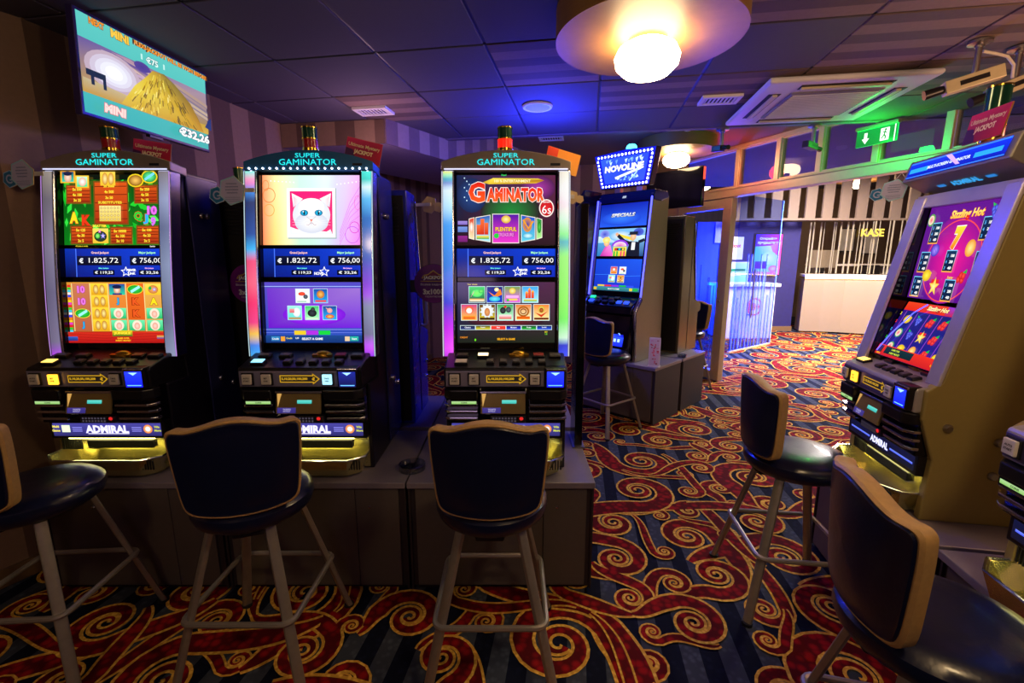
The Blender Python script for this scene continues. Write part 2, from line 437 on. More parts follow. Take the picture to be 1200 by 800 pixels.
# ---- low tiled ceiling (grid turned with the room), high ceiling beyond its edge
GA = R(-9.4); GZ = 2.62; T = .6
CEILT = mat('ceiling_tile_grey', '#5a5560', .85, 0, .06, 50)
CEILS = stripe_mat('ceiling_tile_striped', '#8f7668', '#6a5650', .2, 1, .85, .5)
GRID = mat('ceiling_grid_metal', '#4a4450', .5, .3, .05, 20)
ceil = struct(MB().box(-5.4, 6.0, -4.0, 0, .03, .16).build('ceiling', mat('ceiling_void', '#2a2430', .9)))
E0 = Vector((0.0, 4.385, GZ))                 # a point on the rear edge of the low ceiling
ceil.location = E0; ceil.rotation_euler = (0, 0, GA)
tile_me = {}
rt = random.Random(5)
off = .155                                     # grid offset along local x
for iy in range(0, 7):
    for ix in range(-9, 10):
        x0 = off+ix*T-T; y1 = -iy*T
        wx, wy = E0.x+math.cos(GA)*(x0+.3)-math.sin(GA)*(y1-.3), E0.y+math.sin(GA)*(x0+.3)+math.cos(GA)*(y1-.3)
        if wy < 1.2 or abs(wx) > wy*1.25+.6: continue
        stripe = (wx > 1.15 and wy < 3.4) or (ix, iy) in ((-1, 1), (2, 1), (3, 1), (1, 2), (4, 1))
        if (ix, iy) in ((4, 2), (3, 2)) and wx < 1.6: stripe = False
        key = 's' if stripe else 'p'
        if key not in tile_me:
            t = MB().prism([(.006, 0), (T-.006, 0), (T-.006, 0.0), (.006, 0.0)][:2]+[], 0, 0) if False else MB().box(.007, T-.007, .007, T-.007, .006, .03)
            o = t.build('ceiling_tile', CEILS if stripe else CEILT, ceil, bevel=.004, seg=1); tile_me[key] = o
        else:
            o = tile_me[key].copy(); C.objects.link(o)
        o.location = (x0, y1-T, 0)
gb = MB()
for ix in range(-9, 11): gb.box(off+ix*T-T-.012, off+ix*T-T+.012, -4.0, 0, .012, .03)
for iy in range(0, 7): gb.box(-5.3, 6, -iy*T-.012, -iy*T+.012, .012, .03)
gb.build('ceiling_grid', GRID, ceil)
edge = struct(MB().box(-5.3, 6, 0, .05, 0, .3).build('trim_1', mat('ceiling_edge_paint', '#6a6270', .7)))
edge.location = E0; edge.rotation_euler = (0, 0, GA)
hi = struct(MB().box(-3.5, 5, 0, 4.2, 2.8, 2.9).build('ceiling_rear', mat('rear_ceiling_paint', '#7a6460', .8, 0, .1, 3)))
hi.location = (0, 4.43, 0)
hm = struct(MB().box(-6.5, 6.5, -3.2, 1.2, 2.63, 2.72).build('ceiling_front', mat('front_ceiling_paint', '#5a5560', .85)))

# soffit box under the ceiling, striped front and side
def soffit():
    P1 = Vector((-1.01, 3.86)); a = Vector((-.987, .163)); d = Vector((.515, .857))
    P0 = P1+a*1.1; P2 = P1+d*3.0; P3 = P0+d*3.2
    o = MB().prism([tuple(P0), tuple(P1), tuple(P2), tuple(P3)], 2.44, 2.8, 'z').build('soffit', [mat('soffit_paint', '#8d7f92', .8)])
    struct(o)
    for nm, p, q in (('soffit_front', P0, P1), ('soffit_side', P1, P2)):
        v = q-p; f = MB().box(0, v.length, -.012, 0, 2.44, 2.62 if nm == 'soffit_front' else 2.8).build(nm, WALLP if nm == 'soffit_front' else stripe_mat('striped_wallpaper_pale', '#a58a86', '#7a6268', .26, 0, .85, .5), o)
        f.location = (p.x, p.y, 0); f.rotation_euler = (0, 0, math.atan2(v.y, v.x))
soffit()

# ---- glazed partition towards the lobby
PP = Vector((2.61, 5.54)); PD = Vector((.36, -.933)); PANG = math.atan2(PD.y, PD.x)
GLASS = glass_mat('window_glass', '#d9deea', .06)
GLASSB = glass_mat('door_glass_blue', '#c4d2ff', .10)
def on_part(o): o.location = (PP.x, PP.y, 0); o.rotation_euler = (0, 0, PANG); return o
on_part(struct(MB().box(-.92, 4.1, -.06, .06, 2.24, 2.345).box(-.92, 4.1, -.075, .075, 2.325, 2.345).build('trim_2', ALU, bevel=.006)))
on_part(struct(MB().box(-.92, 4.1, -.06, .06, 2.76, 2.8).build('trim_3', ALU)))
posts = [-.9, .0, .52, .97, 1.47, 1.97, 2.5, 3.0, 3.5]
for i in range(len(posts)-1):
    wv = on_part(struct(MB().box(posts[i], posts[i]+.055, -.045, .045, 2.345, 2.77).build('window_%d' % (i+1), ALU, bevel=.004)))
    MB().box(posts[i]+.055, posts[i+1], -.006, .006, 2.345, 2.77).build('pane', GLASS, wv)
    fr = MB(); a, b = posts[i]+.055, posts[i+1]
    fr.box(a, b, -.03, .03, 2.345, 2.365).box(a, b, -.03, .03, 2.75, 2.77).box(a, a+.012, -.03, .03, 2.365, 2.75)
    fr.build('window_frame', ALU, wv)
# sliding door leaf with its wide stile
d1 = on_part(struct(MB().box(-.9, 0, -.04, .04, 2.12, 2.235).build('door_1', ALU, bevel=.004)))
MB().box(-.13, 0, -.04, .04, .02, 2.12).build('stile', ALU, d1, bevel=.006)
MB().box(-.9, -.82, -.04, .04, .02, 2.12).build('stile', ALU, d1, bevel=.006)
MB().box(-.82, -.13, -.04, .04, .02, .13).build('bottom_rail', ALU, d1, bevel=.006)
MB().box(-.82, -.13, -.006, .006, .13, 2.12).build('door_pane', GLASSB, d1)
MB().lathe([(.0, 0), (.018, 0), (.018, .012), (.012, .02), (0, .02)], 12, M=Matrix.Translation((-.065, -.04, 1.02)) @ Matrix.Rotation(PI/2, 4, 'X')).build('lock', CHROME, d1, smooth='auto')
MB().lathe([(.0, 0), (.022, 0), (.02, .004), (0, .004)], 14, M=Matrix.Translation((-.74, -.007, 1.98)) @ Matrix.Rotation(PI/2, 4, 'X')).build('red_sticker', mat('red_sticker', '#e0281e', .5), d1)
FROST = glass_mat('frosted_stripe', '#ffffff', .1)
def _frost(m):
    nt = m.node_tree; out = nt.nodes['Material Output']
    df = nt.nodes.new('ShaderNodeBsdfDiffuse'); df.inputs[0].default_value = (*lin('#8fb4ff'), 1)
    tl = nt.nodes.new('ShaderNodeBsdfTransparent'); tl.inputs[0].default_value = (.75, .85, 1, 1)
    mx = nt.nodes.new('ShaderNodeMixShader'); mx.inputs[0].default_value = .32
    nt.links.new(tl.outputs[0], mx.inputs[1]); nt.links.new(df.outputs[0], mx.inputs[2]); nt.links.new(mx.outputs[0], out.inputs[0])
_frost(FROST)
for k, x in enumerate([-.8, -.74, -.66, -.6, -.55, -.46, -.38, -.32, -.22, -.17]):
    MB().box(x, x+(.012, .02, .008)[k % 3], -.0085, .0085, .14, (1.2, 1.45, .95, 1.3)[k % 4]).build('frosted_stripe', FROST, d1)
# plain continuation of the partition behind the machines on the viewer's side
on_part(struct(MB().box(3.0, 4.2, -.05, .05, 0, 2.24).build('wall_partition', PLAINW)))

# ---- the lobby beyond the glass
NAVYW = mat('navy_lobby_wall', '#1b1552', .7, 0, .25, 14)
struct(MB().box(4.3, 5.95, 9.62, 9.74, 0, 2.26).build('wall_lobby_navy', NAVYW))
struct(MB().box(2.3, 4.3, 9.64, 9.76, 0, 2.26).build('wall_lobby_pale', mat('wall_blue_light_tint', '#4a68e0', .7)))  # the lobby's blue light is put into this wall colour
struct(MB().box(4.3, 5.95, 9.58, 9.62, 0, .1).build('baseboard_lobby', mat('baseboard_wood', '#6e5236')))
struct(MB().box(2.0, 12, 12.0, 12.1, 0, 3.3).build('wall_lobby_rear', mat('office_wall_brown', '#5a4636', .7, 0, .15, 6)))
struct(MB().box(11.5, 11.6, 1.0, 12.0, 0, 3.3).build('wall_lobby_side', mat('lobby_side_wall', '#b09a80', .8)))
struct(MB().box(2.2, 2.3, 6.6, 12.0, 0, 3.3).build('wall_lobby_blue', mat('wall_blue_light_tint', '#4a68e0', .7)))
struct(MB().box(2.0, 12, 4.0, 12.1, 3.25, 3.35).build('ceiling_lobby', mat('lobby_ceiling_paint', '#3c3434', .85)))
# slatted screen above counter and wall
SL = thing('slatted_screen', 'long screen of upright cream slats above the cashier counter', 'screen', (4.35, 9.25, 2.3))
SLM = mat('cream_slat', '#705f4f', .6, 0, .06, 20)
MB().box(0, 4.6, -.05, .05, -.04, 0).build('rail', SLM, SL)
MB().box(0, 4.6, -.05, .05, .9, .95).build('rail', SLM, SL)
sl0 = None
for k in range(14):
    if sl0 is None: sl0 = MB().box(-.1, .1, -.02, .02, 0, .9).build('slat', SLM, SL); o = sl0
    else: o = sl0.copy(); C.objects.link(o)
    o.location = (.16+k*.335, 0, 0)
# counter: curved white front, lit from under its top
def arc_pts(r, a0, a1, n, c): return [(c[0]+r*math.cos(a0+(a1-a0)*k/n), c[1]+r*math.sin(a0+(a1-a0)*k/n)) for k in range(n+1)]
def counter():
    t = thing('cashier_counter', 'curved white cashier counter with a light strip under its top', 'counter', (6.02, 9.44, 0))
    pts = [(0.0, .0), (.06, -.02), (.35, -.08), (.7, -.2), (1.1, -.42), (1.6, -.75), (2.2, -1.2), (2.9, -1.75)]
    inn = [(x+.12, y+.35) for x, y in pts]
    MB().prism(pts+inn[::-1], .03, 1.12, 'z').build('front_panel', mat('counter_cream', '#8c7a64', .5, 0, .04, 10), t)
    o2 = [(x-.03, y-.06) for x, y in pts]; i2 = [(x+.2, y+.5) for x, y in pts]
    MB().prism(o2+i2[::-1], 1.15, 1.2, 'z').build('counter_top', WHITE, t)
    o3 = [(x-.012, y-.03) for x, y in pts]
    MB().prism(o3+[(x+.02, y+.01) for x, y in pts][::-1], 1.12, 1.15, 'z').build('light_strip', mat('warm_strip_light', '#ffe0a0', .5, emit='#ffd890', es=9), t)
    g = MB()
    for i in range(len(pts)-1):
        a = Vector((*pts[i], 0))+Vector((.1, .18, 0)); b = Vector((*pts[i+1], 0))+Vector((.1, .18, 0))
        g.add([(a.x, a.y, 1.2), (b.x, b.y, 1.2), (b.x, b.y, 2.26), (a.x, a.y, 2.26)], [(0, 1, 2, 3)])
    g.build('glass_screen', glass_mat('counter_glass', '#e8e2d8', .1), t)
    s0 = None; rr = random.Random(3)
    total = 0
    for i in range(len(pts)-1):
        a = Vector(pts[i])+Vector((.1, .175)); b = Vector(pts[i+1])+Vector((.1, .175)); L_ = (b-a).length; n = max(1, int(L_/.075))
        for k in range(n):
            p = a.lerp(b, (k+rr.random())/n)
            if s0 is None: s0 = MB().box(-.008, .008, -.004, .004, 1.22, 2.25).build('frosted_stripe', mat('counter_stripe', '#8a8068', .5), t); o = s0
            else: o = s0.copy(); C.objects.link(o)
            o.location = (p.x, p.y, 0); o.scale = (rr.choice((.7, 1, 1.8)), 1, 1)
    p = Paint(); p.text('KASE', 0, 0, .15, '#ffd21e', .45, bold=.03)
    p.build('lettering', GLOW, t, plane_M((1.02, -.32, 2.02)) )
counter()
# office things behind the counter glass
def office():
    t = thing('office_desk', 'pale office desk seen through the cashier glass', 'desk', (7.6, 10.4, 0))
    MB().box(-.8, .9, -.3, .3, 1.36, 1.4).build('desk_top', WHITE, t)
    MB().box(-.75, -.7, -.25, .25, 0, 1.36).build('leg', WHITE, t); MB().box(.8, .85, -.25, .25, 0, 1.36).build('leg', WHITE, t)
    m = thing('computer_monitor', 'grey computer monitor behind the cashier glass near the navy wall', 'monitor', (6.75, 10.05, 1.2))
    MB().box(-.3, .3, -.03, .03, .12, .5).build('screen_panel', mat('monitor_grey', '#8a8070', .5), m, bevel=.01)
    MB().box(-.05, .05, -.02, .04, 0, .13).build('stand', BLACK, m)
    for x, z, lab in ((8.6, 1.98, 'framed notice on the office wall under the yellow lettering, the taller of two'), (9.2, 1.92, 'framed notice on the office wall beside the taller one')):
        f = thing('framed_notice', lab, 'notice', (x, 11.98, z), 0, 'notices on the office wall')
        MB().box(-.2, .2, -.03, 0, -.3, .3).build('frame', BLACK, f); MB().box(-.17, .17, -.034, -.03, -.27, .27).build('sheet', WHITE, f)
    c = thing('office_chair', 'dark office chair behind the cashier glass', 'chair', (7.75, 9.75, 0))
    MB().lathe([(0, .5), (.24, .5), (.26, .54), (.24, .58), (0, .58)], 16).build('seat', BLACK, c, smooth='auto')
    MB().box(-.22, .22, .2, .26, .72, 1.38).build('backrest', BLACK, c, bevel=.05, seg=3)
    MB().lathe([(.03, .06), (.03, .5)], 10).box(-.3, .3, -.03, .03, 0, .06).box(-.03, .03, -.3, .3, 0, .06).build('base', CHROME, c)
    MB().box(-.03, .03, .2, .25, .5, .8).build('back_post', BLACK, c)
office()
# poster screen and papers
def lobby_things():
    s = thing('poster_screen', 'lit pink and blue poster screen on the navy lobby wall', 'screen', (5.27, 9.55, 1.6))
    MB().box(-.285, .285, 0, .06, -.43, .43).build('housing', BLACK, s, bevel=.01)
    p = Paint(); p.quad4(-.35, -.6, .35, .6, '#a030e0', '#ff5cb0', '#ff48c0', '#3c38e8')
    p.poly([(-.35, -.5), (.28, -.52), (.3, .12), (.1, .27), (-.35, .24)], ['#68b8ff', '#c8f0ff', '#ffffff', '#f4f8ff', '#58c8ff'])
    p.poly([(.18, -.05), (.35, .05), (.35, .4), (.05, .27)], ['#ff78d0', '#ff38a8', '#ff60b8', '#ffb0e0']); p.ell(.05, -.1, .2, .2, '#c8f0ff', '#ffffff')
    p.rect(-.33, -.42, -.02, -.2, '#7828e0', '#5a48f0'); p.ell(.18, -.42, .13, .1, '#ff60c8', '#ffe0f8')
    p.text('Открийте', -.02, .47, .09, '#ffffff', .46, bold=.04); p.text('предимствата', 0, .34, .09, '#ffffff', .58, bold=.04)
    p.v = [(x*.77, y*.68, z) for x, y, z in p.v]; p.build('screen', attr_mat('poster_glow', 2.6, .2), s, plane_M((0, -.002, 0)))
    for x, y, z, wd, hg, tx, lab in ((4.35, 9.6, 2.05, .34, .42, None, 'blank white notice on the navy lobby wall, highest of the papers'), (4.6, 9.6, 1.73, .36, .46, 'Jackpot', 'white notice with red lettering on the navy lobby wall')):
        n = thing('wall_notice', lab, 'notice', (x, y, z), 0, 'papers on the navy wall')
        MB().box(-wd/2, wd/2, 0, .015, -hg/2, hg/2).build('sheet', WHITE, n)
        if tx:
            p = Paint(); p.text(tx, 0, .04, .1, '#d83028', wd*.7, bold=.04, shear=.2); p.build('lettering', PRINT, n, plane_M((0, -.002, 0)))
    k = thing('lobby_desk', 'white lobby desk with red numerals against the navy wall', 'desk', (4.5, 8.9, 0))
    MB().box(-.5, .5, -.25, .3, .0, 1.0).build('body', mat('desk_white', '#e4d8d0', .5), k, bevel=.02)
    MB().box(-.56, .56, -.3, .34, 1.0, 1.06).build('desk_top', WHITE, k, bevel=.01)
    p = Paint()
    for x in (.12,):
        p.ring(x, .62, .15, .17, .03, '#e02c28', 20); p.text('18+', x, .62, .15, '#e02c28', .22, bold=.04)
    p.build('numerals', PRINT, k, plane_M((0, -.252, 0)))
    g = thing('desk_sign', 'small green and white sign standing on the lobby desk', 'sign', (4.3, 8.8, 1.06))
    MB().box(-.22, .22, 0, .02, 0, .4).build('board', WHITE, g)
    p = Paint(); p.rect(-.21, .02, .21, .38, '#7fd8b0', '#c8f4e0'); p.rect(-.16, .22, .16, .27, '#1c8a50'); p.rect(-.16, .14, .08, .18, '#ffffff'); p.build('print', PRINT, g, plane_M((0, -.001, 0)))
    # second glass front in the lobby: one leaf standing open, with its pull
    a = Vector((3.54, 7.3)); b = Vector((4.66, 8.11)); v = b-a; L_ = v.length
    d = thing('glass_door_leaf', 'frameless glass door leaf with upright frosted stripes, standing open in the lobby', 'door', (a.x, a.y, 0), math.atan2(v.y, v.x))
    MB().box(0, L_, -.006, .006, .01, 2.5).build('pane', GLASSB, d)
    MB().box(L_-.008, L_+.006, -.008, .008, .01, 2.5).build('glass_edge', mat('glass_edge_blue', '#7ab0ff', .2, emit='#3a70ff', es=0), d)
    rr = random.Random(8)
    for kk in range(12):
        x = .05+kk*(L_-.1)/12+rr.uniform(-.02, .02); wd = rr.choice((.015, .03, .05))
        MB().box(x, x+wd, -.009, .009, .02, rr.choice((.9, 1.1, 1.35, 1.6, 1.9))).build('frosted_stripe', FROST, d)
    MB().tube([(.5, -.006, 1.3), (.5, -.06, 1.3)], .01).tube([(.5, -.006, .6), (.5, -.06, .6)], .01).tube([(.5, -.06, .55), (.5, -.06, 1.36)], .016).build('pull_handle', CHROME, d, smooth='auto')
    MB().box(0, L_, -.02, .02, 0.0, .03).build('bottom_rail', ALU, d)
    # blue lit panel on the pale wall, deep in the lobby
    q = thing('blue_wall_screen', 'bright blue screen high on the pale lobby wall behind the sliding door', 'screen', (3.35, 9.5, 2.0))
    MB().box(-.42, .42, 0, .08, -.25, .25).build('housing', BLACK, q)
    p = Paint(); p.rect(-.39, -.22, .39, .22, '#1850ff', '#3a80ff'); p.text('WELCOME', 0, 0, .08, '#1850ff', .5) if False else None; p.build('screen', attr_mat('blue_glow', 2.0), q, plane_M((0, -.002, 0)))
lobby_things()

# ---- ceiling lamps: wooden drum with a white globe
WOOD = mat('lamp_wood', '#b98b50', .45, 0, .22, 6, stretch=(3, 30, 3))
WOODS = mat('lamp_wood_side', '#8a6230', .5, 0, .2, 6, stretch=(3, 3, 30))
GLOBEM = mat('lamp_globe_warm', '#fff2d0', .4, emit='#ffdca4', es=GLOBE)
GLOBEL = mat('lamp_globe_lobby', '#fff2d0', .4, emit='#ffd8a0', es=LOBBY_GLOBE)
GLOBEB = mat('lamp_globe_bright', '#fff2d0', .4, emit='#ffdca4', es=GLOBE*1.8)
def ceiling_lamp(label, x, y, ztop, r=.405, h=.13, gm=GLOBEM):
    t = thing('ceiling_lamp', label, 'lamp', (x, y, ztop), 0, 'round wooden ceiling lamps')
    MB().lathe([(r-.012, -h), (r, -h), (r, 0), (r-.012, 0)], 64).build('drum_rim', WOODS, t, smooth='auto')
    MB().lathe([(.001, -h+.006), (r-.012, -h+.006), (r-.012, -h+.02)], 64).build('drum_face', WOOD, t)
    MB().lathe([(.085, -h-.012), (.085, -h+.006)], 24).build('globe_ring', CHROME, t, smooth='auto')
    MB().lathe([(.001, -.085), (.05, -.082), (.1, -.068), (.135, -.035), (.142, 0), (.125, .035), (.085, .058)], 32, c=(0, 0, -h-.068)).build('globe', gm, t, smooth=True)
    return t
ceiling_lamp('large round wooden ceiling lamp with glowing globe above the patterned aisle', .60, 2.22, GZ)
ceiling_lamp('round wooden ceiling lamp behind the tall machine with the blue topper', 1.80, 5.27, 2.8)
for i_, (x_, y_) in enumerate(((-1.35, -.35), (.95, .25))):  # unseen lamps, added to raise the light on the near side
    lp_ = ceiling_lamp(('added unseen round wooden ceiling lamp behind the viewer, nearest the striped wall', 'added unseen round wooden ceiling lamp over the viewer, by the row by the glass')[i_], x_, y_, GZ, gm=(GLOBEM, GLOBEB)[i_])
ceiling_lamp('lobby ceiling lamp seen through the transom pane nearest the door stile', 4.26, 8.05, 3.25, .6, .14, GLOBEL)
ceiling_lamp('lobby ceiling lamp seen low through the farthest transom pane', 4.1, 10.2, 3.25, .5, .14, GLOBEL)
ceiling_lamp('lobby ceiling lamp seen above the slatted screen', 7.2, 9.9, 3.25, .5, .14, GLOBEL)
for i, (x, y) in enumerate(((4.75, 8.9), (5.3, 7.4), (5.6, 8.3), (4.4, 9.4))):
    t = thing('downlight', ('small white downlight beside the lobby lamp', 'lobby downlight nearest the exit sign', 'small white lobby downlight between two others', 'farthest small white lobby downlight')[i], 'lamp', (x, y, 3.25), 0, 'downlights in the lobby ceiling')
    MB().lathe([(.07, -.012), (.07, 0)], 16).build('ring', CHROME, t); MB().lathe([(.001, -.014), (.055, -.014), (.055, -.01)], 16).build('bulb', mat('downlight_glow', '#ffffff', emit='#fff0dc', es=20), t)

# ---- ceiling fittings
def vent(label, x, y, z, rz, w_=.26, d=.17):
    t = thing('ceiling_vent', label, 'vent', (x, y, z), rz, 'small ceiling vents')
    fb = MB(); a, b = w_/2, d/2
    fb.box(-a, a, -b, -b+.025, -.012, .006).box(-a, a, b-.025, b, -.012, .006).box(-a, -a+.025, -b+.025, b-.025, -.012, .006).box(a-.025, a, -b+.025, b-.025, -.012, .006)
    fb.build('frame', WHITE, t); MB().box(-a+.02, a-.02, -b+.02, b-.02, -.001, .006).build('duct', MATTE, t)
    s0 = None
    for k in range(8):
        if s0 is None: s0 = MB().box(-.005, .005, -b+.02, b-.02, -.009, -.002).build('slat', WHITE, t); o = s0
        else: o = s0.copy(); C.objects.link(o)
        o.location = (-a+.038+k*(w_-.076)/7, 0, 0)
vent('small white vent in the grey ceiling tiles above the striped soffit', -1.03, 3.64, GZ, GA)
vent('small white vent in a striped ceiling tile beside the air conditioner', 1.435, 3.395, GZ, GA)
vent('small vent in the rear ceiling behind the low tiles', .42, 5.18, 2.8, GA)
t = thing('ceiling_speaker', 'round white speaker flush in a blue lit ceiling tile', 'speaker', (.184, 3.54, GZ))
MB().lathe([(.11, 0), (.105, -.012), (.09, -.012), (.088, -.006)], 28).build('rim', WHITE, t, smooth='auto'); MB().lathe([(.001, -.008), (.09, -.008), (.09, -.002)], 28).build('grille', mat('speaker_grille', '#b8b4c0', .7, 0, .3, 300), t)

def air_conditioner():
    t = thing('air_conditioner', 'square white ceiling cassette air conditioner with louvres on each side', 'air conditioner', (2.1, 3.38, GZ), GA)
    a = .47
    MB().prism([(-a, -a), (a, -a), (a, a), (-a, a)], -.035, .0, 'z').build('panel', mat('ac_white', '#dcd8e0', .5, 0, .04, 10), t, bevel=.02, seg=3)
    MB().box(-.27, .27, -.27, .27, -.045, -.028).build('intake_grille', mat('ac_grille', '#7c7890', .6, 0, .2, 200), t, bevel=.006)
    s0 = None
    for k in range(18):
        if s0 is None: s0 = MB().box(-.25, .25, -.003, .003, -.05, -.044).build('grille_slat', mat('ac_white', ''), t); o = s0
        else: o = s0.copy(); C.objects.link(o)
        o.location = (0, -.24+k*.028, 0)
    for k in range(4):
        M = Matrix.Rotation(k*PI/2, 4, 'Z')
        MB().box(-.26, .26, .325, .40, -.0375, -.03, M=M).build('louvre_slot', MATTE, t)
        MB().box(-.25, .25, .343, .372, -.05, -.037, M=M).build('louvre', mat('ac_louvre', '#cdbf9a', .5), t)
air_conditioner()

def exit_sign():
    t = thing('exit_sign', 'green lit exit sign with white arrow and running figure, hung by the glass partition', 'sign', (2.97, 3.95, 2.455), PANG)
    t.scale = (.8, .8, .9)
    MB().box(-.2, .2, -.03, .03, .145, .175).build('housing', GREYFRAME, t, bevel=.006)
    G = attr_mat('exit_glow', 1.5, .3, .3, .02)
    for sgn in (1,):
        p = Paint(); p.rect(-.19, 0, .19, .14, '#0a6a28', '#0c8a34')
        p.rect(-.115, .05, -.085, .115, '#f4fff4'); p.poly([(-.135, .065), (-.1, .02), (-.065, .065)], '#f4fff4')
        p.rect(.04, .02, .12, .125, '#f4fff4')
        p.ell(.085, .11, .01, .01, '#087a2c'); p.line([(.082, .1), (.075, .07), (.09, .05), (.085, .03)], .012, '#087a2c'); p.line([(.075, .07), (.06, .045), (.048, .045)], .01, '#087a2c'); p.line([(.06, .09), (.082, .092), (.1, .078)], .008, '#087a2c')
        p.rect(.165, 0, .175, .14, '#f4fff4')
        p.build('face', G, t, plane_M((0, -.009, 0)))
    MB().box(-.19, .19, -.008, .008, 0, .145).build('panel', mat('exit_green_panel', '#18a84a', .4, emit='#10d050', es=1.6), t)
    l = point('exit_glow_lamp', (2.84, 3.86, 2.45), '#10ff40', 10.0, .05)
exit_sign()

def cctv(name_label, x, y, z, rz, pitch, L_=.26, body=None, drop=.15, thick=.032, col='cream'):
    t = thing('security_camera', name_label, 'camera', (x, y, z), rz, 'security cameras')
    bm_ = mat('camera_body_cream', '#c2b490', .4, .1) if col == 'cream' else mat('camera_body_dark', '#4a4038', .4, .1)
    MB().lathe([(.05, 0), (.05, -.012), (.02, -.02), (.02, -.03)], 18).build('mount_plate', SATIN, t, smooth='auto')
    MB().tube([(0, 0, -.02), (0, 0, -drop)], .014, 10).build('mount_arm', SATIN, t, smooth='auto')
    Mb = Matrix.Translation((0, 0, -drop-thick)) @ Matrix.Rotation(pitch, 4, 'X')
    Mb = Mb @ Matrix.Translation((0, -.05, 0))
    MB().box(-thick, thick, -.06, L_-.1, -thick, thick, M=Mb).build('body', bm_, t, bevel=.004)
    MB().box(-thick*1.04, thick*1.04, .0, L_*.42, -thick*.35, thick*.35, M=Mb).build('label_plate', BLACK, t)
    MB().tube([Mb @ Vector((0, L_-.1, 0)), Mb @ Vector((0, L_-.06, 0)), Mb @ Vector((0, L_-.02, 0))], [thick*.62, thick*.72, thick*.8], 14).build('lens', BLACK, t, smooth='auto')
    return t
cctv('cream security camera on a ceiling arm in front of the exit sign', 2.36, 2.53, GZ, R(66), R(-14), .27)
cctv('cream security camera half cut by the frame, above the red jackpot card', 2.64, 2.60, GZ, R(75), R(-22), .26)
cctv('small security camera hanging at the ceiling edge before the wooden lamp', 1.79, 4.13, GZ, R(190), R(-8), .17, drop=.13, thick=.024, col='dark')
cctv('small dark security camera hanging by the transom post', 2.5, 4.02, GZ, R(-60), R(-5), .19, drop=.14, thick=.026, col='dark')
MBc = MB().tube([(2.385, 2.535, 2.575), (2.47, 2.55, 2.57), (2.55, 2.57, 2.565), (2.6, 2.58, 2.53), (2.615, 2.59, 2.47)], .007, 8)
tag(MBc.build('camera_cable', CREAM, None, smooth='auto'), 'pale cable looped between two ceiling security cameras', 'cable')

# smoke detector and sensors on the rear ceiling
t = thing('smoke_detector', 'small white smoke detector on the rear ceiling by the wooden lamp', 'detector', (1.72, 4.75, 2.8)); MB().lathe([(.055, 0), (.05, -.025), (.03, -.035), (.001, -.035)], 18).build('housing', WHITE, t, smooth='auto')

# hanging dark monitor behind the tall machine
t = thing('hanging_monitor', 'black monitor hung high behind the tall machine with the blue topper', 'monitor', (1.86, 5.45, 2.1), R(-52))
MB().box(-.36, .36, -.03, .03, 0, .42).build('screen_panel', GLOSSY, t, bevel=.008); MB().box(-.12, .12, .03, .08, .08, .34).build('rear_housing', BLACK, t, bevel=.01)
MB().tube([(0, .06, .3), (0, .06, .7)], .018, 10).build('ceiling_arm', BLACK, t)

